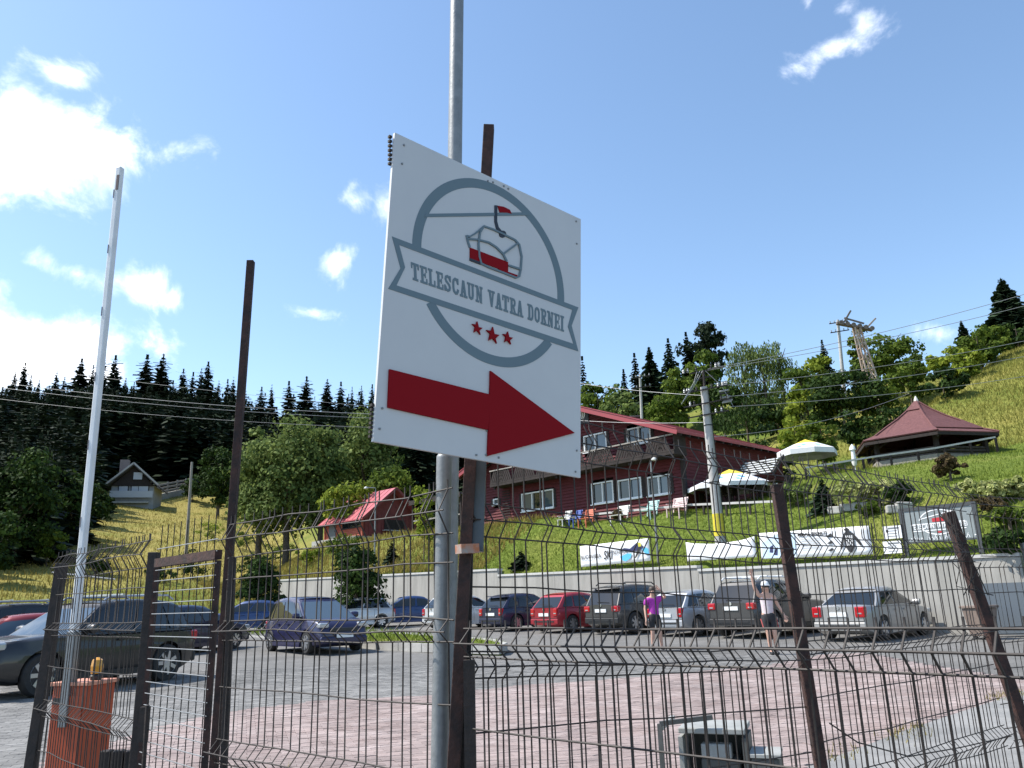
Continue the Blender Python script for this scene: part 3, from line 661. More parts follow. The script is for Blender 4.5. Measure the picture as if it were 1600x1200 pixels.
# openings: (x0, x1, z0, z1) in facade coordinates
def fx(px, py): s, z = onD(px, py, DC); return sR0-s, z-ZB
OPS = []
for (a, b_, c_, d_, n) in ((1012, 746, 1050, 771, 2), (966, 751, 1005, 777, 2), (925, 756, 961, 784, 2), (816, 772, 867, 793, 3), (772, 780, 781, 788, 1), (980, 671, 1019, 690, 2), (913, 682, 950, 701, 2), (845, 690, 880, 712, 2)):
    x0, zt = fx(a, b_); x1, zb_ = fx(c_, d_); OPS.append((x0, x1, min(zb_, zt-.4), zt, n))
MB().box((-CW/2, .55, (EZ)/2-.2), (CW-.3, .3, EZ+.6)).build('inner_wall', sidd, ch)
b = MB(); rows = 40; hh = (RZ-.1)/rows
for k in range(rows):
    z0 = k*hh; z1 = z0+hh+.012
    hw = 8.0 if z1 < EZ else max(0, (RZ-z1)/(RZ-EZ)*8.0)
    if hw < .3: continue
    xs_ = [(RX-hw, RX+hw)]
    for (x0, x1, zb_, zt, n) in OPS:
        if z1 > zb_-.02 and z0 < zt+.02:
            nx = []
            for (p, q) in xs_:
                if x1 <= p or x0 >= q: nx.append((p, q)); continue
                if x0 > p: nx.append((p, x0))
                if x1 < q: nx.append((x1, q))
            xs_ = nx
    for (p, q) in xs_:
        b.add([(p, -.075, z0), (q, -.075, z0), (q, -.015, z1), (p, -.015, z1), (p, .04, z0), (q, .04, z0), (q, .04, z1), (p, .04, z1)], [(0, 1, 2, 3), (4, 7, 6, 5), (0, 4, 5, 1), (3, 2, 6, 7), (0, 3, 7, 4), (1, 5, 6, 2)])
b.build('front_boarding', sid, ch)['kind'] = 'stuff'
b = MB()
for k in range(int(rows*EZ/RZ)+1):
    z0 = k*hh; z1 = z0+hh+.012; b.add([(.045, 0, z0), (.045, CDp, z0), (.012, CDp, z1), (.012, 0, z1), (-.04, 0, z0), (-.04, CDp, z0), (-.04, CDp, z1), (-.04, 0, z1)], [(0, 1, 2, 3), (4, 7, 6, 5), (0, 4, 5, 1), (3, 2, 6, 7), (0, 3, 7, 4), (1, 5, 6, 2)])
b.build('side_boarding', sid, ch)['kind'] = 'stuff'
MB().prism([(-CW, 0), (0, 0), (0, EZ), (RX, RZ), (-CW, EZ)], CDp-.2, CDp).build('back_wall', sid, ch)
MB().box((-CW+.1, CDp/2, EZ/2), (.2, CDp-.4, EZ)).build('left_wall', sid, ch)
MB().box((-CW/2, CDp/2, -.5), (CW+.1, CDp, 1.0)).build('plinth', stone, ch)
for xx in (.02, -CW-.02): MB().box((xx, -.03, EZ/2), (.2, .2, EZ)).build('corner_post', sidd, ch)
for (x0, x1, z0, z1, n) in OPS:
    wn = MB(); xm, zm = (x0+x1)/2, (z0+z1)/2; wd, ht = x1-x0, z1-z0; fw = .075
    wn.box((xm, -.03, z0+fw/2), (wd, .14, fw)).box((xm, -.03, z1-fw/2), (wd, .14, fw)).box((x0+fw/2, -.03, zm), (fw, .14, ht-2*fw)).box((x1-fw/2, -.03, zm), (fw, .14, ht-2*fw))
    for k in range(1, n): wn.box((x0+wd*k/n, -.03, zm), (fw, .13, ht-2*fw))
    wo_ = wn.build('window', plastw, ch)
    for k in range(n): MB().box((x0+wd*(k+.5)/n, .03, zm), (wd/n-fw*.8, .02, ht-fw*1.6)).build('pane', glassd if (k+n) % 2 == 0 else glassb, wo_)
    MB().box((xm, -.1, z0-.03), (wd+.1, .16, .05)).build('sill', plastw, wo_)
    sw = .16
    for xx in (x0-sw/2-.03, x1+sw/2+.03): MB().box((xx, -.065, zm), (sw, .03, ht)).build('shutter', sidd, ch)
# roof with overhang
OV, OS = 1.3, .75
for sgn in (-1, 1):
    ex = RX+sgn*(8+OS); ez = EZ-OS*(RZ-EZ)/8; b = MB(); th = .14
    b.add([(RX, -OV, RZ+.12), (ex, -OV, ez+.12), (ex, CDp+.5, ez+.12), (RX, CDp+.5, RZ+.12), (RX, -OV, RZ-.02), (ex, -OV, ez-.02), (ex, CDp+.5, ez-.02), (RX, CDp+.5, RZ-.02)], [(0, 1, 2, 3), (4, 7, 6, 5), (0, 4, 5, 1), (1, 5, 6, 2), (2, 6, 7, 3), (3, 7, 4, 0)]); ro = b.build('roof', roofr, ch)
    MB().bar((RX+sgn*.02, -OV-.03, RZ+.03), (ex, -OV-.03, ez+.03), .05, .26).build('bargeboard', trimr, ro)
    MB().bar((RX+sgn*.02, -OV-.045, RZ+.19), (ex, -OV-.045, ez+.19), .09, .04).build('roof_edge_trim', trimr, ro)
    for k in range(15): 
        yy = -OV+.3+k*(CDp+OV)/15; MB().bar((RX+sgn*.05, yy, RZ-.09), (ex, yy, ez-.09), .08, .12).build('rafter', sidd, ro)
    for k in range(12):
        xx = RX+sgn*(k+.5)*.73; MB().bar((xx, -OV, roofz(xx)+.14), (xx, CDp+.5, roofz(xx)+.14), .03, .04).build('roof_seam', roofr, ro)
# balcony
bz = onD(1053, 707, DC-1.1)[1]-ZB; bt = onD(1051, 678, DC-1.1)[1]-ZB
bx1 = sR0-onD(1052, 690, DC-1.1)[0]; bx0 = sR0-onD(765, 745, DC-1.1)[0]
bl = MB().box(((bx0+bx1)/2, -.55, bz+.02), (bx1-bx0, 1.1, .14)).build('balcony', sidd, ch)
MB().box(((bx0+bx1)/2, -1.08, bt), (bx1-bx0, .08, .07)).build('handrail', woodg, bl)
MB().box(((bx0+bx1)/2, -1.08, bz+.14), (bx1-bx0-.02, .05, .08)).build('bottom_rail', sidd, bl)
n = int((bx1-bx0)/.17)
for k in range(n):
    xx = bx0+.1+k*(bx1-bx0-.2)/n; sl_ = .32 if (k//6) % 2 == 0 else -.32
    MB().bar((xx, -1.075, bz+.16), (min(max(xx+sl_, bx0), bx1), -1.075, bt-.03), .022, .115).build('baluster_board', sidd, bl)
for xx in (bx1-.02, bx0+.02): 
    MB().box((xx, -.55, (bz+bt)/2), (.05, 1.0, bt-bz)).build('end_panel', sidd, bl)
for k in range(6): MB().box((bx0+.3+k*(bx1-bx0-.6)/5, -.95, bz-.12), (.12, .12, .16)).build('joist', sidd, bl)
# lattice screen beside the small window, sign on the gable
x0, zt = fx(786, 765); x1, zb_ = fx(800, 826); b = MB()
for k in range(18): b.box(((x0+x1)/2, -.10, .1+k*(zt-.1)/18), (abs(x1-x0), .02, .06))
b.build('slatted_screen', sidd, ch)['kind'] = 'stuff'
x1, zt = fx(921, 645); x0, zb_ = fx(840, 680); sg = MB().box(((x0+x1)/2, -.09, (zt+zb_)/2), (x1-x0, .05, zt-zb_)).build('name_board', mat('black_board', (.022, .022, .024), None, .5), ch)
text('ill', .62, inkw, sg, (x1-.72, -.12, zb_+.30), shear=.3, bold=.012, sx=1.05, name='script_lettering')
# white rail fence in front of the chalet
DR = 5.35
t = wframe('rail_fence', 'low fence with pale top rail along the front of the chalet', 'fence', 12.0, DR, 0)
for (p1, p2) in (((1222, 783), (1075, 789)), ((1075, 789), (905, 806)), ((905, 806), (757, 826))):
    a = onD(*p1, DR); c = onD(*p2, DR); MB().bar((12-a[0], 0, a[1]), (12-c[0]-.003, 0, c[1]), .09, .10).build('rail', mat('pale_painted_wood', (.55, .53, .51), (.46, .44, .42), .7, 0, 4), t)
    for k in range(4):
        f_ = (k+.3)/4; s_ = a[0]+(c[0]-a[0])*f_; z_ = a[1]+(c[1]-a[1])*f_; p = WF(s_, DR); MB().box((12-s_, .0, (p.z-.3+z_-.06)/2), (.09, .07, z_-.06-p.z+.3)).build('post', sidd, t)
# loungers / benches on the terrace
def bench(px, py, wpx, m, label):
    s, z = onD(px, py, DR-.65); p = WF(s, DR-.65); t = wframe('garden_bench', label, 'bench', s, DR-.65, p.z-.02, 'painted slatted benches along the chalet front'); Wd = wpx*p.y/FPX*.9
    for k in range(5): a = math.radians(68); MB().box((0, .30+.05*k, .42+.105*k), (Wd, .025, .09), M=Matrix.Rotation(-.35, 3, 'X')).build('back_slat', m, t)
    for k in range(4): MB().box((0, -.22+.12*k, .36), (Wd, .10, .025)).build('seat_slat', m, t)
    for xx in (-Wd/2+.07, Wd/2-.07):
        MB().bar((xx, -.24, -.2), (xx, -.24, .345), .05, .05).build('leg', m, t); MB().bar((xx, .22, -.2), (xx, .44, .87), .05, .05).build('leg', m, t)
        MB().box((xx, .02, .56), (.06, .55, .03)).build('armrest', m, t)
bm_ = lambda n, c: mat(n, c, tuple(q*.85 for q in c), .55, 0, 6)
bench(1056, 798, 30, bm_('pinkish_white_paint', (.62, .47, .46)), 'pale pink slatted bench at the chalet corner by the parasol')
bench(1013, 801, 25, bm_('mint_paint', (.36, .55, .52)), 'mint green slatted bench in front of the chalet')
bench(966, 804, 27, bm_('cream_paint', (.68, .66, .62)), 'cream white slatted bench in front of the chalet')
bench(914, 808, 22, bm_('orange_paint', (.52, .13, .06)), 'orange red slatted bench in front of the chalet')
bench(897, 811, 14, bm_('blue_paint', (.04, .09, .34)), 'small blue slatted bench next to the orange bench')
bench(880, 813, 15, bm_('offwhite_paint', (.55, .55, .52)), 'small off white bench next to the blue bench')
# ------------------------------------------------------------------ small red hut and grey canopy beside it
sH, zH = onD(567, 838, 7.0); hp0 = WF(sH, 7.0, 0); sE, _ = onD(509, 840, 7.0); La = sE-sH
h0 = wframe('hut', 'small orange red timber hut with red tin roof', 'hut', sH, 7.0, zH)     # x<0 along the lit side, y>0 along the gable end
red2 = mat('lit_red_boards', (.30, .065, .035), (.40, .10, .055), .75, 0, 3, .3, stretch=(1, 1, 7)); red3 = mat('shaded_red_boards', (.15, .03, .028), (.21, .05, .045), .75, 0, 3, .3)  # same hut red twice: sunlit tone for the side, shade painted into the gable
def pxq(q):
    v = Vector(q)-O3; return 800+FPX*v.dot(RT)/v.dot(F), 600-FPX*v.dot(UP)/v.dot(F)
bD = 1.0
while pxq(WF(sH, 7.0+bD, zH+1))[0] < 652 and bD < 11: bD += .1
ze = at(567, 803, hp0.y).z-zH; pr = WF(sH, 7.0+bD/2, 0); zr_ = at(618, 764, pr.y).z-zH
for k in range(12):
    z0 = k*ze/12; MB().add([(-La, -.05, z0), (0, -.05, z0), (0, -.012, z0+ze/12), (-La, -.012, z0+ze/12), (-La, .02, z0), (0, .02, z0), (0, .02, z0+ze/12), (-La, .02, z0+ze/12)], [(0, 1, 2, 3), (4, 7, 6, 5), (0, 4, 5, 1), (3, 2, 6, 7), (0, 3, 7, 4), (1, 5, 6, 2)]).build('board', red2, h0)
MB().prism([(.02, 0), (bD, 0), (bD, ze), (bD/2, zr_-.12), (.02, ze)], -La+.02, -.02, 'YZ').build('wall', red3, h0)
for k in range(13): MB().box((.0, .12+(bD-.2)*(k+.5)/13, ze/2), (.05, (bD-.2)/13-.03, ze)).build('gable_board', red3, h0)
MB().box((-La/2, bD/2-.3, -.4), (La+1.0, bD+1.4, .78)).build('plinth', concrete, h0)
rm_ = mat('faded_red_tin', (.40, .085, .10), (.46, .12, .135), .4, 0, 2); ov = .55
for sg in (-1, 1):
    ye = bD/2+sg*(bD/2+ov); zz_ = ze-ov*(zr_-ze)/(bD/2); 
    rf = MB().add([(-La-.4, bD/2, zr_+.05), (.75, bD/2, zr_+.05), (.75, ye, zz_+.05), (-La-.4, ye, zz_+.05), (-La-.4, bD/2, zr_-.04), (.75, bD/2, zr_-.04), (.75, ye, zz_-.04), (-La-.4, ye, zz_-.04)], [(0, 1, 2, 3), (4, 7, 6, 5), (0, 4, 5, 1), (1, 5, 6, 2), (2, 6, 7, 3), (3, 7, 4, 0)]).build('roof', rm_, h0)
    for k in range(10): xx = -La-.3+(La+1.0)*k/9; MB().bar((xx, bD/2, zr_+.065), (xx, ye, zz_+.065), .03, .03).build('roof_seam', rm_, rf)
    MB().bar((.77, bD/2, zr_-.02), (.77, ye, zz_-.02), .04, .2).build('bargeboard', red3, rf)
def win(parent, x0, x1, z0, z1, y, n=2, fm=sidd):
    b = MB(); xm, zm = (x0+x1)/2, (z0+z1)/2; b.box((xm, y, z0+.04), (x1-x0, .08, .08)).box((xm, y, z1-.04), (x1-x0, .08, .08)).box((x0+.04, y, zm), (.08, .08, z1-z0-.16)).box((x1-.04, y, zm), (.08, .08, z1-z0-.16))
    for k in range(1, n): b.box((x0+(x1-x0)*k/n, y, zm), (.05, .07, z1-z0-.16))
    w_ = b.build('window', fm, parent); MB().box((xm, y+.02, zm), (x1-x0-.1, .03, z1-z0-.1)).build('pane', glassd, w_); return w_
win(h0, -La*.52, -.12, ze*.42, ze*.90, -.07, 3)
dr = MB().box((-La*.80, -.06, ze*.42), (La*.13+.3, .06, ze*.80)).build('door', mat('grey_door', (.12, .13, .13), None, .5), h0); MB().box((-La*.72, -.11, ze*.42), (.03, .05, .16)).build('handle', chrome, dr)
for xx in (-La-.02, .0): MB().box((xx, -.07, ze/2), (.12, .12, ze)).build('corner_post', red2, h0)
MB().box((.08, bD*.55, ze*.55), (.06, bD*.36, ze*.5)).build('hatch_opening', sidd, h0); MB().box((.22, bD*.55, ze*.30), (.35, bD*.42, .06)).build('counter', mat('pale_rail', (.5, .48, .45), None, .7), h0)
def hx(px, py, d=7.2): s, z = onD(px, py, d); return sH-s, z
cn = wframe('canopy', 'flat grey roofed timber canopy beside the small red hut', 'canopy', onD(690, 838, 9.5)[0], 9.5, 0)
zc1 = hx(690, 781, 9.5)[1]; MB().box((0, .9, zc1+.12), (6.2, 3.2, .14)).build('roof', mat('grey_felt', (.09, .08, .075), (.13, .12, .11), .9), cn); MB().box((0, -.72, zc1+.02), (6.25, .06, .34)).build('fascia', sidd, cn)
for xx in (-2.9, -1, 1, 2.9): MB().box((xx, -.5, zc1-1.6), (.13, .13, 3.2)).build('post', sidd, cn)
MB().box((0, -.5, zc1-1.35), (5.7, .06, .10)).build('rail', woodg, cn)
# ------------------------------------------------------------------ pavilion
gb = at(1447, 720, 45.5); gx, gy = gb.x, 45.5; gz = hz(gx, gy); Zr = lambda px, py, Y=45.5: at(px, py, Y).z
gz0 = gz
gaz = thing('pavilion', 'open timber pavilion with bell shaped brown red shingle roof on the slope', 'pavilion', (gx, gy, gz0), math.radians(14))
RE = 3.95; ez = Zr(1420, 690)-gz0; az = Zr(1446, 627)-gz0; shing = mat('brown_red_shingles', (.095, .032, .032), (.14, .052, .05), .8, 0, 7, .5, 26)
b = MB(); prof = [(.05, az), (.75, az-.62), (1.45, az-1.12), (2.3, az-1.62), (3.2, ez+.16), (RE, ez-.12)]; nS = 6
rings = [[(r*math.cos(2*PI*k/nS), r*math.sin(2*PI*k/nS), z) for k in range(nS)] for r, z in prof]
for i in range(len(prof)-1):
    for k in range(nS): k2 = (k+1) % nS; b.add([rings[i][k], rings[i][k2], rings[i+1][k2], rings[i+1][k]], [(0, 1, 2, 3)])
ro = b.build('roof', shing, gaz); so = ro.modifiers.new('s', 'SOLIDIFY'); so.thickness = .07
for k in range(nS):
    a, c = rings[-1][k], rings[-1][(k+1) % nS]; MB().bar((a[0]*.985, a[1]*.985, a[2]-.13), (c[0]*.985, c[1]*.985, c[2]-.13), .06, .16).build('fascia', sidd, ro)
    MB().tube([Vector(rings[i][k])+Vector((0, 0, .03)) for i in range(len(prof))], .06, 5).build('hip_ridge', shing, ro)
    MB().tube([Vector(rings[i][k])*.97+Vector((0, 0, -.22)) for i in range(1, len(prof))], .07, 5).build('rafter', sidd, ro)
    pp = Vector(rings[-1][k])*.80; MB().box((pp.x, pp.y, ez/2-.5), (.2, .2, ez+.9)).build('post', sidd, gaz)
    MB().bar((pp.x, pp.y, ez-.55), (pp.x*.62+rings[-1][(k+1) % nS][0]*.80*.22, pp.y*.62+rings[-1][(k+1) % nS][1]*.80*.22, ez+.1), .09, .09).build('brace', sidd, gaz)
    qq = Vector(rings[-1][(k+1) % nS])*.80
    for j in range(3):
        MB().tube([(pp.x, pp.y, .05+.17*j), (qq.x, qq.y, .05+.17*j)], .075, 7).build('log', mat('dark_log', (.045, .035, .03), (.085, .068, .058), .85, 0, 5), gaz)
MB().lathe([(.16, az-.1), (.12, az+.1), (.05, az+.28), (.01, az+.34)], 8).build('finial', mat('pale_finial', (.55, .53, .48), None, .6), gaz)
MB().lathe([(3.3, -.9), (3.3, .02)], 6).build('floor', woodg, gaz)
# long pale rail in front of the pavilion
rl = thing('rail_fence', 'long pale pole rail running up past the pavilion', 'fence', (0, 0, 0))
pts = [at(1258, 731, 42.5), at(1363, 714, 42.2), at(1462, 700, 42.0), at(1555, 683, 41.8)]
for a, c in zip(pts, pts[1:]): MB().bar(a, c-(c-a)*.001, .08, .09).build('rail', woodg if False else MATS['pale_painted_wood'], rl)
for k in range(8):
    f_ = k/7*2.999; i = int(f_); p = pts[i].lerp(pts[i+1], f_-i); g0 = hz(p.x, p.y); MB().box((p.x, p.y, (g0-.3+p.z-.05)/2), (.10, .10, p.z-.05-g0+.3)).build('post', sidd, rl)
rl = thing('rail_fence', 'pale pole fence crossing the yellow slope above the pavilion', 'fence', (0, 0, 0))
pp = [at(px, py, Y) for px, py, Y in ((1540, 631, 56), (1575, 625, 57), (1612, 617, 58), (1650, 608, 59))]
for a, c in zip(pp, pp[1:]): MB().bar(a, c, .07, .08).build('rail', woodg, rl)
for p in pp: g0 = hz(p.x, p.y); MB().box((p.x, p.y, (g0-.4+p.z-.05)/2), (.09, .09, max(.3, p.z-.05-g0+.4))).build('post', woodg, rl)
# ------------------------------------------------------------------ parasols
canv = mat('white_canvas', (.74, .75, .75), (.68, .69, .70), .8, 0, 3); canvy = mat('yellow_canvas', (.72, .55, .06), None, .8); canvg = mat('green_print', (.16, .50, .44), None, .8); canvb = mat('blue_print', (.12, .35, .70), None, .8)
def parasol(label, base, px, ytop, yedge, wpx, rz, valance=.28, printm=canvg, ns=8):
    t = thing('parasol', label, 'parasol', base, rz, 'open parasols'); zt = at(px, ytop, base.y).z-base.z; zed = at(px, yedge, base.y).z-base.z; R = wpx/2*base.y/FPX
    ring_ = lambda r, z: [(r*math.cos(2*PI*(k+.5)/ns), r*math.sin(2*PI*(k+.5)/ns), z) for k in range(ns)]
    A, B, C, D = ring_(.02, zt), ring_(R*.42, zt-(zt-zed)*.40), ring_(R, zed), ring_(R*1.0, zed-valance)
    for (P, Q, m, nm) in ((A, B, canvy, 'canopy_top'), (B, C, canv, 'canopy'), (C, D, canv, 'valance')):
        b = MB()
        for k in range(ns): k2 = (k+1) % ns; b.add([P[k], P[k2], Q[k2], Q[k]], [(0, 1, 2, 3)])
        o = b.build(nm, m, t); so = o.modifiers.new('s', 'SOLIDIFY'); so.thickness = .008
    MB().tube([(0, 0, -.2), (0, 0, zt-.03)], .028, 8).build('pole', plastw, t)
    for k in range(ns): MB().tube([(0, 0, zt-.05), tuple(Vector(C[k])*.98+Vector((0, 0, -.03)))], .012, 5).build('rib', plastw, t)
    for k in range(ns):
        k2 = (k+1) % ns; n = (Vector(B[k2])-Vector(B[k])).cross(Vector(C[k])-Vector(B[k])).normalized()
        if n.z < 0: n = -n
        P = lambda u, v: tuple(Vector(B[k]).lerp(Vector(B[k2]), u).lerp(Vector(C[k]).lerp(Vector(C[k2]), u), v)+n*.012)
        MB().add([P(.30, .35), P(.50, .25), P(.72, .45), P(.52, .60)], [(0, 1, 2, 3)]).build('leaf_print', printm, t)
        MB().add([P(.18, .62), P(.35, .58), P(.45, .80), P(.25, .78)], [(0, 1, 2, 3)]).build('leaf_print', printm, t)
    MB().lathe([(.3, -.05), (.3, .06), (.05, .1)], 10).build('base', concrete, t)
    return t
b1 = at(1264, 735, 44.5); b1.z = hz(b1.x, b1.y); parasol('white parasol with yellow top and green leaf print near the closed parasol', b1, 1254, 687, 706, 92, .3)
b2 = WF(14.2, 7.7); parasol('large white and blue parasol with yellow top beside the chalet corner', b2, 1141, 733, 760, 136, .1, .2, canvb)
pcl = hit(1337, 736); t = thing('closed_parasol', 'closed white parasol standing beside the pavilion', 'parasol', pcl)
zt = at(1336, 694, pcl.y).z-pcl.z; MB().lathe([(.10, .25), (.14, zt*.3), (.11, zt*.55), (.10, zt*.76), (.17, zt*.78), (.13, zt*.9), (.02, zt)], 9).build('folded_canopy', canv, t, 50); MB().tube([(0, 0, -.2), (0, 0, zt)], .025, 6).build('pole', plastw, t)
# white slatted terrace steps beside chalet
t = wframe('terrace_steps', 'white slatted steps beside the chalet end wall', 'steps', 13.6, 9.3, 0)
zz0 = onD(1195, 738, 9.3)[1]
for k in range(6): MB().box((-.2-.05*k, .25*k, zz0+.16*k), (2.0, .20, .06)).build('tread', white, t)
for xx in (-1.3, .9): MB().bar((xx, -.1, zz0-.1), (xx-.2, 1.5, zz0+.95), .06, .16).build('stringer', sidd, t)
# tables and chairs (dark) under the terrace parasol
for k, (ss, dd) in enumerate(((13.4, 7.2), (15.0, 7.6), (12.2, 7.9))):
    p = WF(ss, dd); t = thing('terrace_table', 'dark terrace table under the white and blue parasol', 'table', p, WROT, 'tables under the chalet parasol')
    MB().box((0, 0, .72), (1.0, .8, .05)).build('tabletop', sidd, t)
    for xx in (-.42, .42):
        for yy in (-.32, .32): MB().box((xx, yy, .34), (.05, .05, .72)).build('leg', sidd, t)
    for xx in (-.75, .75):
        c = thing('terrace_chair', 'dark terrace chair drawn up to a table under the parasol', 'chair', WF(ss-xx, dd), WROT+(0 if xx > 0 else PI), 'chairs under the chalet parasol')
        MB().box((0, 0, .45), (.42, .42, .04)).build('seat', sidd, c); MB().box((.2, 0, .72), (.04, .42, .5)).build('backrest', sidd, c)
        for a in (-.18, .18):
            for b_ in (-.18, .18): MB().box((a, b_, .21), (.04, .04, .44)).build('leg', sidd, c)
# ------------------------------------------------------------------ utility poles, lamp posts, lift tower
pb = WF(0, 0, 0); s_, _ = onD(1127, 858, 1.6); pb = WF(s_, 1.6); polec = mat('pole_concrete', (.36, .35, .33), (.46, .45, .43), .85, 0, 4, .2); yelp = mat('yellow_band_paint', (.68, .56, .03), (.55, .45, .04), .6, 0, 5); ins = mat('grey_insulator', (.30, .31, .32), None, .4)
zt = at(1097, 605, pb.y).z-pb.z; tp = at(1097, 605, pb.y); up = thing('utility_pole', 'concrete power pole with yellow band and crowded insulator brackets', 'pole', pb)
dx = (tp.x-pb.x)*.55; P = lambda f_: Vector((dx*f_, 0, zt*f_))
MB().tube([P(-.03), P(1)], [.235, .15], 12).build('shaft', polec, up, 50)
ya, yb = (at(1122, 838, pb.y).z-pb.z)/zt, (at(1117, 803, pb.y).z-pb.z)/zt
MB().tube([P(ya), P(yb)], [.238-.07*ya, .238-.07*yb], 12).build('yellow_band', yelp, up, 50)
for f_ in (.42, .56, .76): MB().tube([P(f_), P(f_+.006)], [.25-.085*f_]*2, 12).build('strap', black, up)
MB().tube([P(1.0)+Vector((.03, 0, -.05)), P(1.0)+Vector((.05, 0, .75))], .055, 8).build('top_bracket', darkpost, up)
ux = Vector((.9, -.15, .12))
for (h, L) in ((.72, .62), (.42, .42)): MB().bar(P(1)+Vector((.05, 0, h))-ux*L, P(1)+Vector((.05, 0, h))+ux*L, .06, .06).build('crossarm', darkpost, up)
for h, L in ((-.15, 1.5), (-.75, 1.7), (-1.25, 1.4)): MB().bar(P(1)+Vector((0, -.2, h))-ux*L*.62, P(1)+Vector((0, -.2, h))+ux*L*.7, .05, .05).build('crossarm', darkpost, up)
random.seed(3)
for k in range(30):
    h = random.choice((-.15, -.75, -1.25, .72)); sx = random.choice((-1, 1))*random.uniform(.3, 1.0); q = P(1)+Vector((0, -.2, h))+ux*sx
    MB().lathe([(.02, 0), (.05, .03), (.03, .07), (.055, .10), (.03, .15), (.045, .18), (.01, .2)], 7, tuple(q)).build('insulator', ins if k % 3 else black, up)
for k in range(8):
    q = P(1)+Vector((random.choice((-.75, .85))+random.uniform(-.2, .2), -.25, random.uniform(-1.4, -.2))); d = ux*.22; MB().tube([q-d, q+d], .035, 6).build('strain_insulator', ins if k % 2 else black, up)
for k in range(4):
    a = P(1)+Vector((-.25+.12*k, -.1, .7)); c = P(1)+Vector((-.9-.1*k if k < 3 else 1.1, -.3, -.5-.15*k)); MB().tube([a, a.lerp(c, .5)+Vector((.10, -.1, .05)), c], .010, 5).build('jumper_wire', ins, up)
MB().tube([P(.02)+Vector((.2, -.2, 0)), P(.98)+Vector((.13, -.16, 0))], .018, 5).build('conduit', black, up)
def simple_pole(label, px, pyb, pyt, Y, r, name='utility_pole', m=polec, arms=1, lean=0):
    q = at(px, pyb, Y); g0 = hz(q.x, Y); top = at(px+lean, pyt, Y); t = thing(name, label, 'pole', (q.x, Y, g0)); tz = top.z-g0; tx = (top.x-q.x)
    MB().tube([(0, 0, -.3), (tx, 0, tz)], [r, r*.65], 9).build('shaft', m, t, 50)
    for k in range(arms):
        z = tz*(.97-.10*k); MB().bar((tx-.9, -.1, z-.12), (tx+.9, -.1, z+.12), .08, .08).build('crossarm', darkpost, t)
        for xx in (-.8, -.4, .4, .8): MB().lathe([(.03, 0), (.06, .05), (.04, .12), (.06, .17), (.01, .22)], 6, (tx+xx, -.1, z+xx*.13+.04)).build('insulator', ins, t)
    return t
simple_pole('slim concrete power pole among trees behind the chalet roof', 1000, 660, 585, 70, .16, arms=2)
simple_pole('concrete power pole beside the rusty lift tower', 1314, 590, 500, 72, .2, arms=2, lean=-5)
simple_pole('bare weathered wooden pole standing in the yellow meadow', 295, 812, 722, 90, .2, 'wooden_pole', woodg, 0, 5)
def lamp_post(label, px, pyb, pyt, base, r=.04, arm=.5):
    t = thing('lamp_post', label, 'lamp post', base); tz = at(px, pyt, base.y).z-base.z; MB().tube([(0, 0, -.2), (0, 0, tz)], [r*1.2, r*.8], 8).build('shaft', galv, t, 50)
    MB().tube([(0, 0, tz), (.05*arm, -.02, tz+.1), (arm, -.05, tz+.14)], r*.6, 6).build('arm', galv, t)
    MB().lathe([(.04, .10), (.11, .05), (.14, -.02), (.05, -.06)], 8, (arm, -.05, tz+.10)).build('lamp_head', mat('lamp_housing', (.5, .5, .48), None, .4), t); return t
lamp_post('thin grey lamp post on the lawn beside the ski banner', 1019, 885, 722, WF(onD(1029, 885, .9)[0], .9), .045, .15)
lamp_post('thin lamp post with curved arm in front of the red hut', 583, 880, 765, WF(onD(585, 890, .6)[0], .6), .05, -.6)
# lattice lift tower
tb = at(1385, 690, 64); tb.z = hz(tb.x, 64); tt_ = at(1338, 512, 64); lt = thing('lift_tower', 'rusty pale lattice lift tower leaning above the maple trees', 'tower', tb)
ltm = mat('rusty_pale_paint', (.50, .44, .38), (.34, .20, .13), .75, 0, 3); top = tt_-tb
def leg(f_, i): 
    wd = .95*(1-f_)+.42*f_; sx, sy = ((-1, -1), (1, -1), (1, 1), (-1, 1))[i]; return Vector((top.x*f_+sx*wd*.5, sy*wd*.5, top.z*f_))
for i in range(4): MB().bar(leg(-.03, i), leg(1, i), .11, .11).build('leg', ltm, lt)
nn = 9
for k in range(nn):
    for i in range(4):
        j = (i+1) % 4; f0, f1 = k/nn, (k+1)/nn; MB().bar(leg(f0, i), leg(f1, j), .05, .05).build('brace', ltm, lt); MB().bar(leg(f1, i), leg(f1, j), .05, .05).build('strut', ltm, lt)
hd = mat('rusty_machinery', (.10, .075, .06), (.22, .18, .15), .7, 0, 6)
MB().bar(top+Vector((-1.6, 0, .45)), top+Vector((1.3, 0, -.25)), .3, .22).build('head_beam', hd, lt); MB().bar(top+Vector((-.9, 0, .9)), top+Vector((.7, 0, .35)), .12, .12).build('head_beam', hd, lt)
MB().bar(top+Vector((-1.0, -.1, .5)), top+Vector((-.3, -.1, 1.5)), .1, .14).build('guide_arm', hd, lt); MB().bar(top+Vector((.9, -.1, .0)), top+Vector((1.7, -.1, .75)), .1, .14).build('guide_arm', ltm, lt)
for k in range(6): MB().lathe([(.2, -.06), (.2, .06)], 10, (top.x-1.3+.5*k, -.25, top.z+.42-.12*k), 'Y').build('sheave', hd, lt)
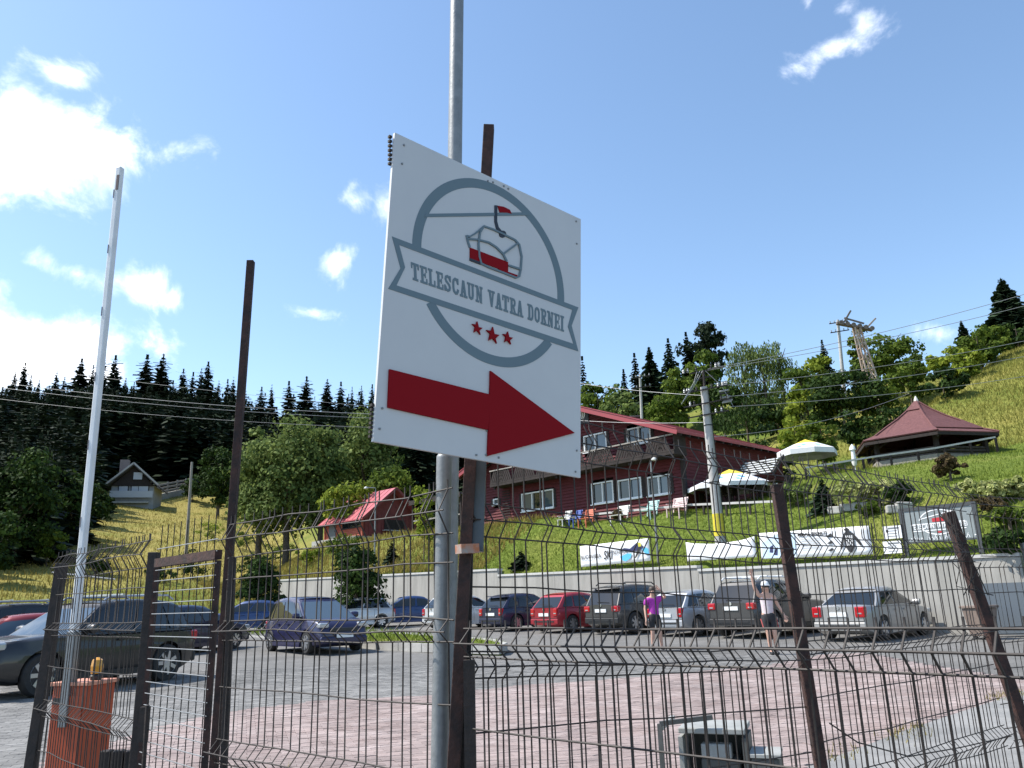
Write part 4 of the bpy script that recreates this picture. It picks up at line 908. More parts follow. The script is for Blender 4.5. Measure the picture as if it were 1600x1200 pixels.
# cables
cabm = mat('aluminium_cable', (.30, .31, .32), (.24, .24, .25), .5, .3); cabd = mat('dark_cable', (.08, .08, .085), None, .6)
def cable(label, a, c, sag, r=.012, m=cabm, grp='overhead cables'):
    pts = []
    for k in range(25): f_ = k/24; p = a.lerp(c, f_); p.z -= sag*4*f_*(1-f_); pts.append(p)
    o = MB().tube(pts, r, 5).build('overhead_cable', m, None, 60); tag(o, label, 'cable', grp); return o
cl = 'thin power cable strung in front of the wooded hill'
for k, (ya, yb) in enumerate(((596, 655), (604, 660), (622, 672))): cable(cl, at(-60, ya-6, 48), at(1000, yb-5, 50), .9, .016 if k < 2 else .011)
cable('single thin cable crossing the tree tops of the wooded hill', at(-60, 560, 52), at(700, 645, 52), .3, .012, cabm)
cr = 'thin power cable running uphill from the concrete pole'
A1 = pb+P(1)
for k, (dz, ye) in enumerate(((.75, 442), (.7, 462), (.0, 520), (-.5, 545), (-.95, 578))): cable(cr, A1+Vector((.9 if k > 1 else .2, -.2, dz)), at(1660, ye, 33+2*k), .25, .013)
cable('low cable from the chalet eave towards the pavilion slope', at(1100, 683, 40), at(1420, 615, 46), .5, .012)
for k, (ya, yb) in enumerate(((700, 690), (640, 648))): cable('short service cable reaching the chalet gable', at(880, ya-45, 40), at(1098, yb-30, A1.y), .1, .011)
# ------------------------------------------------------------------ house on the far meadow
hb = hit(205, 792); hs = thing('house', 'far grey house with steep dark roof and chimney below the forest', 'house', hb, math.radians(14)); k_ = hb.y/FPX
greyw = mat('grey_render', (.26, .27, .29), (.33, .34, .35), .85, 0, 2); droof = mat('dark_tile_roof', (.035, .032, .034), (.06, .055, .055), .7, 0, 3); 
Wh, Hh = 62*k_, 26*k_; 
MB().box((0, 4, Hh*.55), (Wh, 8, Hh*1.5)).build('wall', greyw, hs)
MB().box((-Wh*.05, -.4, Hh*.25), (Wh*.9, .9, .3)).build('balcony_slab', concrete, hs); MB().box((0, -1.0, Hh*.72), (Wh*1.0, .15, 1.2)).build('balcony_panel', mat('pale_panel', (.42, .44, .48), None, .6), hs)
for sg in (-1, 1):
    MB().add([(0, -1.2, Hh*2.55), (sg*Wh*.62, -1.2, Hh*1.22), (sg*Wh*.62, 9, Hh*1.22), (0, 9, Hh*2.55), (0, -1.2, Hh*2.55-.3), (sg*Wh*.62, -1.2, Hh*1.22-.3), (sg*Wh*.62, 9, Hh*1.22-.3), (0, 9, Hh*2.55-.3)], [(0, 1, 2, 3), (4, 7, 6, 5), (0, 4, 5, 1), (1, 5, 6, 2), (2, 6, 7, 3), (3, 7, 4, 0)]).build('roof', droof, hs)
    MB().bar((0, -1.3, Hh*2.6), (sg*Wh*.62, -1.3, Hh*1.27), .12, .3).build('bargeboard', mat('pale_board', (.42, .40, .38), None, .7), hs)
MB().prism([(-Wh*.5, Hh*1.25), (Wh*.5, Hh*1.25), (0, Hh*2.45)], -.3, -.1).build('gable', sidd, hs)
MB().box((-Wh*.30, 2, Hh*2.25), (1.5, 1.2, 4.2)).build('chimney', mat('chimney_brick', (.22, .17, .15), (.28, .22, .2), .9), hs)
for (x, z, a) in ((-.22, 1.02, 1.5), (.05, 1.02, 1.1), (.25, 1.02, 1.6), (.1, 1.85, 1.5)):
    wn = MB().box((Wh*x, -.33 if z > 1.5 else -.06, Hh*z), (a+.3, .12, 1.6)).build('window', sidd, hs); MB().box((Wh*x, -.42 if z > 1.5 else -.14, Hh*z), (a, .05, 1.3)).build('pane', mat('curtained_pane', (.45, .47, .52), None, .2), wn)
fe = thing('board_fence', 'grey board fence on stone footing beside the far house', 'fence', (0, 0, 0))
fp = [hit(px, py) for px, py in ((246, 782), (290, 772), (330, 765), (375, 757))]
for a, c in zip(fp, fp[1:]):
    MB().bar(a+Vector((0, 0, .3)), c+Vector((0, 0, .3)), .4, 1.8).build('footing_wall', concrete, fe)
    for k in range(3): MB().bar(a+Vector((0, -.2, 1.6+.7*k)), c+Vector((0, -.2, 1.6+.7*k)), .12, .35).build('board', woodg, fe)
    for k in range(3): p = a.lerp(c, k/3); MB().box((p.x, p.y-.3, p.z+1.7), (.3, .2, 3.4)).build('post', woodg, fe)
# thin fence posts at the meadow foot
mfence = thing('meadow_fence', 'thin dark post fence with pale rail at the meadow foot', 'fence', (0, 0, 0))
fps = [(12, 922), (28, 926), (80, 918), (118, 905)]
for px, py in fps:
    q = at(px, py, 38); g0 = hz(q.x, 38); MB().tube([(q.x, 38, g0-.2), (q.x+.06, 38, g0+1.35)], .035, 6).build('post', darkpost, mfence)
a, c = at(80, 894, 38), at(180, 905, 39); MB().tube([a, c], .03, 5).build('rail', MATS['pale_painted_wood'], mfence)
# rubbish bin by the wall end
bp = at(1536, 986, 22.9); bp.z = lot(22.9); bn = thing('litter_bin', 'brown litter bin standing at the end of the retaining wall', 'bin', bp, .4); brn = mat('brown_bin', (.16, .12, .10), (.22, .17, .14), .6, 0, 5); k_ = bp.y/FPX
MB().add([(-.26, -.2, .08), (.26, -.2, .08), (.26, .2, .08), (-.26, .2, .08), (-.36, -.27, .80), (.36, -.27, .80), (.36, .27, .80), (-.36, .27, .80)], [(3, 2, 1, 0), (4, 5, 6, 7), (0, 1, 5, 4), (1, 2, 6, 5), (2, 3, 7, 6), (3, 0, 4, 7)]).build('body', brn, bn, bevel=.02); MB().box((0, 0, .84), (.8, .62, .07)).build('lid', brn, bn, bevel=.015)
for x in (-.2, .2): MB().box((x, .1, .04), (.07, .1, .1)).build('foot', blackpl, bn)
# grey sheet gate right of the wall
q = at(1592, 985, 23.2); q.z = lot(23.2); gt = thing('sheet_gate', 'dark blue grey sheet metal gate right of the wall end', 'gate', q, WROT); 
for k in range(6): MB().box((-.55+.46*k, 0, .75), (.45, .03, 1.4)).build('panel', mat('blue_grey_sheet', (.10, .12, .14), None, .6), gt)
for x in (-.8, 2.2): MB().box((x, 0, .8), (.1, .1, 1.7)).build('post', darkpost, gt)
# ------------------------------------------------------------------ trees and bushes
random.seed(11)
BT = 'trees on the slope behind the chalet'
tree('conifer_tree', 'broad dark conifer towering above the birches behind the power pole', 'conifer', 1102, 488, 100, 74, 'fir', BT, shape='tall')
conifer('spruce_tree', 'slender dark spruce standing close beside the broad dark conifer', 'conifer', 1074, 520, 101, 44, 'fir', BT)
conifer('spruce_tree', 'lone blue grey spruce left of the broad dark conifer', 'conifer', 1046, 530, 104, 46, 'spruce', BT)
conifer('spruce_tree', 'full green spruce behind the slim concrete power pole', 'conifer', 1016, 544, 96, 66, 'spruce', BT, 28, 12)
conifer('spruce_tree', 'narrow dark spruce against the flank of the full green spruce', 'conifer', 993, 553, 98, 40, 'fir', BT)
conifer('spruce_tree', 'small dark spruce behind the chalet ridge beside the narrow one', 'conifer', 976, 578, 99, 36, 'fir', BT)
conifer('spruce_tree', 'dark spruce just behind the edge of the white arrow sign', 'conifer', 911, 558, 110, 30, 'fir', BT)
conifer('spruce_tree', 'tall dark spruce on the crest of the yellow slope', 'conifer', 1570, 437, 74, 100, 'spruce', None, 32, 11, 4)
conifer('spruce_tree', 'young spruce among bushes on the yellow slope crest', 'conifer', 1507, 502, 76, 48, 'spruce', None)
conifer('spruce_tree', 'small spruce tip between birch and maple on the slope', 'conifer', 1288, 532, 84, 40, 'spruce', BT)
conifer('spruce_tree', 'dark spruce standing in shade behind the white arrow sign beside the willow', 'conifer', 655, 640, 84, 100, 'fir', None, 30, 12, 4)
conifer('spruce_tree', 'second dark spruce in shade behind the hut canopy', 'conifer', 720, 660, 78, 90, 'fir', None, 26, 11, 4)
TR = [ # px, ytop, Y, wpx, kind, droop, label
 (935, 585, 92, 74, 'mid', 0, 'bushy green tree over the chalet roof beside the arrow sign'), (968, 606, 88, 60, 'willow', 0, 'pale green tree over the chalet ridge'),
 (1066, 572, 86, 70, 'mid', 0, 'green tree below the blue grey spruce'), (1096, 545, 84, 66, 'mid', 0, 'light green tree in front of the broad dark conifer'),
 (1040, 604, 84, 66, 'mid', 0, 'rounded green tree behind the chalet roof edge'),
 (1128, 588, 78, 76, 'dark', 0, 'dense dark tree directly behind the power pole top'), (1158, 514, 78, 66, 'willow', 1.6, 'tall weeping birch with drooping grey green twigs'),
 (1190, 520, 77, 62, 'willow', 1.6, 'second weeping birch leaning against the tall one'), (1218, 524, 76, 58, 'willow', 1.4, 'slimmer weeping birch nearer the lift tower'), (1165, 610, 70, 110, 'dark', .8, 'shaded dark tree under the weeping birches'),
 (1215, 620, 68, 90, 'dark', 0, 'dark green tree between birches and maple'), (1252, 560, 72, 62, 'mid', 0, 'mid green tree beside the slimmer birch'), (1282, 552, 73, 56, 'lime', 0, 'yellow green tree top left of the concrete pole'),
 (1262, 600, 64, 72, 'lime', 0, 'bright yellow green tree left of the dark maple'), (1245, 655, 60, 66, 'lime', 0, 'low yellow green bush above the white parasol'),
 (1312, 572, 62, 128, 'dark', 0, 'large round dark maple in front of the lift tower'), (1345, 510, 74, 46, 'mid', 0, 'green tree right behind the lift tower head'),
 (1388, 505, 70, 84, 'mid', 0, 'large light green tree right of the lift tower'), (1420, 556, 66, 66, 'mid', 0, 'green tree at the foot of the tower beside the slope'), (1372, 590, 62, 84, 'mid', 0, 'broad green tree behind the pavilion roof tip'),
 (1400, 630, 56, 70, 'dark', 0, 'shaded tree directly behind the pavilion roof'), (1476, 575, 58, 76, 'dark', 0, 'round dark bush above the pavilion roof'), (1512, 545, 62, 60, 'lime', 0, 'sunlit yellow green bush on the yellow slope'),
 (1528, 506, 66, 66, 'mid', 0, 'bushy green tree below the crest spruce'), (1497, 535, 68, 50, 'lime', 0, 'light green bush beside the young spruce'), (1555, 512, 68, 60, 'mid', 0, 'spreading bush under the tall crest spruce'),
 (1592, 500, 70, 50, 'dark', 0, 'dark bush right under the tall crest spruce'), (1436, 546, 92, 18, 'willow', 0, 'tiny lone tree on the grassy skyline'), (1465, 556, 88, 30, 'lime', 0, 'small yellow green bush on the skyline beside the lone tree'),
 (1335, 640, 56, 60, 'dark', 0, 'dark undergrowth between maple and pavilion'), (1285, 650, 54, 60, 'mid', 0, 'leafy undergrowth behind the closed parasol'), (1195, 660, 54, 70, 'dark', 0, 'dark thicket behind the chalet end wall'),
 (455, 645, 76, 150, 'willow', 0, 'huge grey green willow standing alone above the hut'), (412, 655, 78, 86, 'willow', 0, 'willow crown beside the tall rusty post'), (505, 660, 77, 90, 'willow', 0, 'grey green willow joined to the huge one'),
 (570, 640, 84, 110, 'willow', 0, 'pale willow partly hidden by the white arrow sign'), (606, 600, 92, 60, 'willow', .8, 'tall birch whose top rises beside the arrow sign'), (545, 745, 66, 76, 'lime', 0, 'light green bush behind the red hut roof'), (600, 720, 70, 90, 'mid', 0, 'green tree behind the red hut'),
 (75, 818, 70, 40, 'mid', 0, 'single green shrub in the yellow meadow'), (38, 700, 68, 110, 'dark', 0, 'dark leafy tree at the forest edge left of the house'), (115, 735, 90, 90, 'dark', 0, 'dark tree in front of the far house'), (-10, 790, 58, 80, 'dark', 0, 'dark shrub where the meadow meets the forest'),
 (345, 690, 150, 70, 'dark', 0, 'dark leafy tree at the clearing beside the meadow pole'), (300, 745, 165, 60, 'dark', 0, 'dark bush behind the far board fence'), (160, 765, 120, 30, 'dark', 0, 'dark shrub in front of the far house balcony')]
for (px, yt, Y, wp, kd, dr, lb) in TR:
    nm = 'birch_tree' if 'birch' in lb else ('willow_tree' if 'willow' in lb else ('bush' if ('bush' in lb or 'shrub' in lb or 'undergrowth' in lb or 'thicket' in lb) else 'tree'))
    tree(nm, lb, nm.replace('_tree', '') if nm != 'tree' else 'tree', px, yt, Y, wp, kd, droop=dr, shape='tall' if nm in ('birch_tree',) else 'round', trunk=nm != 'bush')
def bush(px, py, wpx, hpx, kind, label, d=None, name='bush', leaf=.11, nl=1500):
    if d is None: p = hit(px, py)
    else: s, _ = onD(px, py, d); p = WF(s, d)
    H = hpx*p.y/FPX; return tree(name, label, name.replace('_', ' '), px, 0, 0, wpx, kind, H=H, leaf=leaf, nl=nl, base=p, trunk=False)
bush(1486, 752, 56, 42, 'brown', 'round purple brown bush on the lawn below the pavilion')
for k, (px, py, wp, hp, lb) in enumerate(((1520, 782, 50, 32, 'pale variegated shrub left in the row by the grey board'), (1560, 786, 52, 40, 'tallest pale variegated shrub of the row by the grey board'), (1596, 780, 50, 34, 'pale variegated shrub at the end of the row by the slope'))): bush(px, py, wp, hp, 'pale', lb)
bush(1545, 800, 70, 22, 'brown', 'low brown leaved shrub under the pale variegated row'); bush(1580, 830, 60, 40, 'mid', 'rounded green bush right of the grey board'); bush(1585, 945, 70, 50, 'dark', 'dark clipped bush beyond the end of the retaining wall')
for (px, py, wp, hp, lb) in ((1330, 795, 66, 46, 'loose pale shrub in the flower bed above the sports banner'), (1375, 792, 60, 40, 'pale flowering shrub above the printed notices'), (1245, 790, 50, 40, 'pale grey green shrub at the corner of the terrace rail')): bush(px, py, wp, hp, 'pale' if px != 1245 else 'willow', lb)
bush(1405, 792, 50, 40, 'dark', 'dark shrub between pale shrubs in the flower bed'); bush(1360, 806, 40, 22, 'mid', 'low green shrub on the stone edging of the flower bed'); bush(1228, 752, 30, 20, 'dark', 'dark bush at the foot of the white parasol')
p = hit(1290, 800); conifer('dwarf_conifer', 'young green conifer in the flower bed above the sports banner', 'conifer', 1287, 748, 0, 48, 'spruce', None, 18, 9, 3, base=p)
p = hit(815, 888); conifer('dwarf_conifer', 'tiny dark conifer on the lawn beside the arrow sign post', 'conifer', 815, 860, 0, 34, 'fir', None, 12, 8, 2, base=p)
p = hit(612, 880); conifer('dwarf_conifer', 'tiny dark conifer on the bank below the hut canopy', 'conifer', 616, 846, 0, 26, 'fir', None, 12, 8, 2, base=p)
bush(966, 812, 22, 16, 'brown', 'small brown weed clump beside the cream bench')
for k, (px, py, wp, hp, kd, lb) in enumerate(((430, 880, 70, 34, 'mid', 'wild green shrub on the bank left of the hut'), (480, 885, 60, 26, 'lime', 'low wild shrub on the dry bank'), (540, 880, 56, 44, 'mid', 'green bush on the bank just below the hut wall'), (385, 860, 60, 30, 'mid', 'green shrub beside the tall rusty post on the meadow edge'), (300, 905, 60, 46, 'dark', 'dark bush behind the rusty gate'), (150, 900, 46, 34, 'dark', 'dark shrub behind the black car roof rail'), (330, 845, 60, 30, 'lime', 'yellow green shrub at the top of the bank near the rusty post'), (395, 905, 50, 40, 'dark', 'dark bush at the left end of the retaining wall'), (250, 910, 50, 25, 'dark', 'low dark bush behind the navy hatchback'))): bush(px, py, wp, hp, kd, lb)
# stone edging of the flower bed
for k, (px, py) in enumerate(((1306, 796), (1325, 792), (1345, 790), (1398, 795), (1412, 790))):
    p = hit(px, py+6); o = MB().box((0, 0, .12), (.6, .35, .32)).build('edging_stone', concrete, None, bevel=.05); o.location = p; o.rotation_euler = (0, .05, WROT+.2*k); tag(o, 'grey block edging the flower bed above the sports banner', 'stone', 'edging stones of the flower bed')
# slender sapling with yellow green leaves at the hut
sp = WF(onD(662, 880, 1.5)[0], 1.5); t = thing('sapling', 'slender sapling with yellow green leaf bunches in front of the canopy', 'tree', sp)
Hs = at(655, 765, sp.y).z-sp.z; C = []
for k in range(14): z = Hs*(.35+.65*k/13); C += [(math.cos(k*2.2)*.38, math.sin(k*2.2)*.38, z)]*1
C = np.array(C).repeat(38, 0)+RNG.normal(0, .13, (14*38, 3)); n_ = unit(len(C)); a, b_ = leaf_frames(n_); o = bpy.data.objects.new('crown', quadmesh('crown', C, a*.07, b_*.07, .6+.3*RNG.normal(size=len(C)), LM['lime'])); COL.objects.link(o); o.parent = t
MB().tube([(0, 0, -.2), (.05, 0, Hs*.5), (0, 0, Hs)], [.04, .03, .01], 6).build('trunk', bark, t)
# planted island with two bushy conifers
isl = [(372, 992), (420, 984), (560, 984), (700, 1000), (770, 1010), (790, 1019), (782, 1024), (700, 1021), (590, 1014), (500, 1006)]
ip = [hit(*q) for q in isl]; ctr = sum(ip, Vector())/len(ip)
it = thing('planted_island', 'kerbed grass island tongue in the parking lot behind the violet car', 'island', ctr)
MB().prism([(q.x-ctr.x, q.y-ctr.y) for q in ip], -.3, .10, 'XY').build('turf', turf, it)
for a, c in zip(ip, ip[1:]+ip[:1]):
    n = max(1, int((c-a).length/.9))
    for k in range(n): u, v = a.lerp(c, k/n)-ctr, a.lerp(c, (k+.97)/n)-ctr; MB().bar((u.x, u.y, .02), (v.x, v.y, .02), .12, .24).build('kerb_stone', concrete, it)
gpts = []
while len(gpts) < 2600:
    a, b_, c = random.sample(ip, 3); u, v = sorted((random.random(), random.random())); p = a*u+b_*(v-u)+c*(1-v); gpts.append((p.x, p.y, p.z+.10))
blades('island_grass', gpts, .16, LM['grass'], 'tufty grass growing on the planted island')
for (px, py, yt, wp, lb) in ((405, 984, 868, 62, 'bushy thuja on the island left of the violet car'), (556, 982, 852, 82, 'broad bushy yew behind the violet car roof')):
    p = hit(px, py); tree('thuja', lb, 'conifer', px, yt, 0, wp*1.05, 'dark', base=p, H=at(px, yt, p.y).z-p.z, leaf=.13, nl=5200, shape='tall', trunk=False)
# weeds near the gate and along the pavement edge
wp_ = [(gut[0].lerp(gut[2], f_)+Vector((random.gauss(0, .12), random.gauss(0, .12), 0))) for f_ in np.random.RandomState(2).rand(700)**.8]
blades('edge_weeds', [(q.x, q.y, lot(q.y)) for q in wp_ if math.sin(q.x*5)+math.sin(q.x*2.1) > .2], .055, LM['straw'], 'weeds sprouting along the edge of the pavement', .05)
wl_ = []
for k in range(90): q = Vector((-2.1+random.gauss(0, .35), 5.9+random.gauss(0, .25), .15)); wl_.append(tuple(q))
blades('gate_weeds', wl_, .30, LM['straw'], 'dry weeds growing at the foot of the gate', .025)
# ------------------------------------------------------------------ cars
def paint(name, c, metal=.35): return mat('car_paint_'+name, c, None, .42, metal, coat=.55)
SPEC = dict(
    hatch=dict(L=4.1, W=1.74, H=1.47, belt=.62, hood=(.50, .60), cab=(.015, .12, .52, .73), r=.31, gc=.16, wx=(.175, .80), pil=((.06, .24), (.27, .55), (.58, .93))),
    suv=dict(L=4.5, W=1.86, H=1.70, belt=.61, hood=(.52, .61), cab=(.012, .085, .54, .725), r=.365, gc=.22, wx=(.18, .80), pil=((.05, .22), (.25, .54), (.57, .93))),
    sedan=dict(L=4.6, W=1.77, H=1.45, belt=.64, hood=(.50, .60), cab=(.13, .265, .55, .735), r=.315, gc=.16, wx=(.20, .80), pil=((.10, .42), (.46, .93))),
    mpv=dict(L=4.25, W=1.76, H=1.64, belt=.58, hood=(.50, .585), cab=(.012, .085, .56, .80), r=.315, gc=.17, wx=(.17, .82), pil=((.04, .22), (.25, .52), (.55, .84), (.87, .96))),
    big=dict(L=4.72, W=1.93, H=1.74, belt=.615, hood=(.555, .62), cab=(.012, .10, .53, .70), r=.385, gc=.23, wx=(.19, .80), pil=((.05, .24), (.27, .55), (.58, .93))))
def car(label, kind, color, pos, heading, rails=None, group='parked cars', ty=None, trim=None, glass=glassd, hl=True, wheelm=alloy, bump=None, spoiler=False):
    S = dict(SPEC[kind]); L, W, H, gc, r = S['L'], S['W'], S['H'], S['gc'], S['r']; belt = S['belt']*H; hz0, hz1 = S['hood'][0]*H, S['hood'][1]*H
    xr0, xr1, xf1, xf0 = [q*L for q in S['cab']]; M = color; t = thing('parked_car', label, 'car', pos, heading, group)
    OX = -L/2
    def deck(x):
        f_ = x/L
        if x > xf0: return hz1+(hz0-hz1)*((x-xf0)/(L-xf0))**1.7 - (.16*H*max(0, (f_-.955)/.045)**2)
        d = belt+(hz1-belt)*max(0, (x-xf1)/(xf0-xf1))
        if kind == 'sedan' and f_ < .13: d = belt+.015
        if f_ < .015: d -= .05
        return d
    def hw(x): f_ = abs(2*x/L-1); return W/2*(1-.16*f_**7-.03*f_**2)
    def bot(x): f_ = x/L; return gc+.10*max(0, (f_-.9)/.1)+.12*max(0, (.08-f_)/.08)
    def sec(x):
        w_, D, g0 = hw(x), deck(x), bot(x); hgt = D-g0
        return [(0, g0), (.82*w_, g0), (.95*w_, g0+.06), (.985*w_, g0+.22*hgt), (w_, g0+.45*hgt), (.995*w_, g0+.66*hgt), (.985*w_, g0+.70*hgt), (.955*w_, D-.05), (.90*w_, D-.005), (.55*w_, D+.012), (0, D+.022)]
    xs_ = [0, .012, .035, .08, .15, .22, .30, .40, .50, .60, .68, .745, .80, .86, .91, .95, .98, 1.0]; b = MB(); rows_ = []
    for f_ in xs_:
        x = f_*L; sc = sec(x); row = [(OX+x, y, z) for y, z in sc]+[(OX+x, -y, z) for y, z in sc[-2:0:-1]]; rows_.append(row)
    n = len(rows_[0]); vs = [p for row in rows_ for p in row]; fs = [(i*n+k, i*n+(k+1) % n, (i+1)*n+(k+1) % n, (i+1)*n+k) for i in range(len(xs_)-1) for k in range(n)]
    fs += [tuple(range(n)), tuple(range(len(vs)-n, len(vs)))[::-1]]; b.add(vs, fs)
    body = b.build('body', M, t, 38)
    wxs = [OX+q*L for q in S['wx']]
    cb = MB()
    for wx in wxs:
        for sg in (-1, 1): cb.lathe([(r*1.14, -.16), (r*1.14, .2)], 22, (wx, sg*(W/2-.06), r+.01), 'Y')
    cut = cb.build('cutter', M, t); bo = body.modifiers.new('b', 'BOOLEAN'); bo.operation = 'DIFFERENCE'; bo.object = cut; bo.solver = 'EXACT'
    bpy.context.view_layer.update(); me = bpy.data.meshes.new_from_object(body.evaluated_get(bpy.context.evaluated_depsgraph_get())); body.modifiers.clear(); body.data = me; bpy.data.objects.remove(cut); me.materials.clear(); me.materials.append(M); me.shade_smooth(); me.set_sharp_from_angle(angle=math.radians(38))
    for wx in wxs: MB().box((wx, 0, r+.12), (2.2*r, W-.46, .5)).build('wheel_well', black, t)
    # cabin
    roofz_ = lambda u: H-.075*(2*u-1.05)**2; wbf = lambda u: .955*hw(xr0+(xf0-xr0)*u); wtf = lambda u: W/2*(.74-.05*(2*u-1)**2)
    def bz_(u): return deck(xr0+(xf0-xr0)*u)-.02
    def Sf(u, v, off=0.):
        xb, xt = xr0+(xf0-xr0)*u, xr1+(xf1-xr1)*u; vb = v+.10*math.sin(v*PI)*.5
        return Vector((OX+xb+(xt-xb)*v, wbf(u)+(wtf(u)-wbf(u))*(v**1.25)+off, bz_(u)+(roofz_(u)-.075-bz_(u))*v))
    us = [0, .03, .15, .3, .45, .6, .75, .9, .97, 1.]; rows_ = []
    for u in us:
        xt = OX+xr1+(xf1-xr1)*u; wt = wtf(u); pts = [Sf(u, v) for v in (0, .33, .66, .92, 1.)]; rz_ = roofz_(u)
        ex_ = .16 if u == 0 else (.06 if u == .03 else (-.16 if u == 1. else (-.06 if u == .97 else 0))); half = [(p.x, p.y, p.z) for p in pts]+[(xt+ex_*.7, wt-.06, rz_-.022), (xt+ex_, wt*.6, rz_-.004), (xt+ex_, 0, rz_+.004)]
        rows_.append(half+[(a, -q, c) for a, q, c in half[-2::-1]])
    n = len(rows_[0]); vs = [p for row in rows_ for p in row]; fs = [(i*n+k, i*n+k+1, (i+1)*n+k+1, (i+1)*n+k) for i in range(len(us)-1) for k in range(n-1)]; fs += [tuple(range(n)), tuple(range(len(vs)-n, len(vs)))[::-1], tuple(i*n for i in range(len(us))), tuple(i*n+n-1 for i in range(len(us)))[::-1]]
    cab = MB().add(vs, fs).build('cabin', M, t, 40)
    for sg in (1, -1):
        for (u0, u1) in S['pil']:
            g_ = []; N = 5; vs = []; 
            for k in range(N):
                u = u0+(u1-u0)*k/(N-1)
                for v in (.09, .35, .62, .88): p = Sf(u, v, .012); vs.append((p.x, sg*p.y, p.z))
            MB().add(vs, [(k*4+j, k*4+j+1, (k+1)*4+j+1, (k+1)*4+j) for k in range(N-1) for j in range(3)]).build('side_window', glass, t, 60)
    def endglass(u, nm, off, m):
        vs = []; A, B = Sf(u, .10), Sf(u, .90); N = 7
        for k in range(N):
            q = -1+2*k/(N-1)
            for v in (.05, .5, .95): p = Sf(u, v); vs.append((p.x+off+(-.03 if u == 0 else .05)*(1-q*q)*.6, q*(p.y-.045), p.z))
        return MB().add(vs, [(k*3+j, k*3+j+1, (k+1)*3+j+1, (k+1)*3+j) for k in range(N-1) for j in range(2)]).build(nm, m, t, 60)
    rw = endglass(0, 'rear_window', -.012, glass); endglass(1, 'windscreen', .012, glassb if glass is glassd else glass)
    MB().bar((OX+xr0+(xr1-xr0)*.16-.035, -.35, bz_(0)+.10), (OX+xr0+(xr1-xr0)*.16-.035, .22, bz_(0)+.13), .015, .015).build('rear_wiper', blackpl, t)
    # lights, plates, bumpers
    D0 = deck(.05*L); zt_ = D0-.20 if kind != 'big' else D0-.16
    for sg in (-1, 1):
        lh = .29 if kind in ('hatch', 'mpv', 'sedan') else .20; o = MB().box((OX+.07, sg*(hw(.05)-.12), zt_+.02), (.20, .27 if kind in ('suv', 'big') else (.27 if kind == 'sedan' else .20), lh)).build('tail_light', redlamp, t, bevel=.03)
        MB().box((OX-.008, sg*(hw(.05)-.12), zt_-.015), (.06, .12, .035)).build('reversing_lamp', clearlamp, o)
        MB().box((OX+L-.13, sg*(hw(L*.95)-.17), hz0-.035), (.26, .30, .14)).build('headlight', clearlamp, t, bevel=.04)
        mp_ = Sf(.90, .10); mo = MB().lathe([(.02, -.11), (.085, -.09), (.10, 0), (.085, .09), (.02, .11)], 8, (mp_.x, sg*(mp_.y+.14), mp_.z+.06), 'Y').build('wing_mirror', M, t, 50); MB().bar((mp_.x, sg*(mp_.y-.02), mp_.z+.02), (mp_.x, sg*(mp_.y+.08), mp_.z+.04), .05, .03).build('mirror_arm', blackpl, mo)
        for u_ in (.42, .64): xx = xr0+(xf0-xr0)*u_; MB().box((OX+xx, sg*(hw(xx)+.004), deck(xx)-.13), (.19, .03, .028)).build('door_handle', M if trim is None else trim, t)
        for u_ in (.26, .565, .93):
            xx = max(S['wx'][0]*L+r*1.2, min(xr0+(xf0-xr0)*u_, S['wx'][1]*L-r*1.2)); MB().tube([(OX+xx, sg*(y+.001), z) for y, z in sec(xx)[2:8]], .006, 4).build('door_seam', black, t)
        xx0, xx1 = S['wx'][0]*L+r*1.15, S['wx'][1]*L-r*1.15; MB().box((OX+(xx0+xx1)/2, sg*(W/2*.985), gc+.07), (xx1-xx0, .06, .12)).build('sill', bump or M, t)
    bm2 = bump or M
    MB().box((OX+.022, 0, bot(0)+.12), (.07, W*.84, .20)).build('rear_bumper', bm2, t, bevel=.03); MB().box((OX+L-.02, 0, bot(L)+.10), (.14, W*.84, .20)).build('front_bumper', bm2, t, bevel=.05)
    MB().box((OX+L-.02, 0, hz0-.17), (.06, W*.5, .12)).build('grille', blackpl, t, bevel=.02)
    MB().box((OX+.0-(.016 if kind != 'sedan' else .012), 0, zt_-.04 if kind not in ('hatch',) else zt_-.06), (.025, .52, .115)).build('number_plate', platem, t); MB().box((OX+L+.06, 0, hz0-.33), (.02, .52, .11)).build('number_plate', platem, t)
    MB().lathe([(.055, -.008), (.055, .008)], 10, (OX-.012, 0, D0-.06), 'X').build('emblem', chrome, t)
    for sg in (-1, 1): MB().tube([(OX-.004, sg*W*.40, bot(0)+.24), (OX-.004, sg*W*.40, D0-.07)], .006, 4).build('tailgate_seam', black, t)
    MB().box((OX-.004, 0, bot(0)+.235), (.012, W*.80, .014)).build('tailgate_seam', black, t); MB().box((OX-.010, 0, bot(0)+.12), (.03, W*.62, .05)).build('bumper_strip', blackpl, t)
    if spoiler: MB().box((OX+xr1-.07, 0, roofz_(0)-.03), (.22, W*.66, .035)).build('roof_spoiler', M, t, bevel=.012)
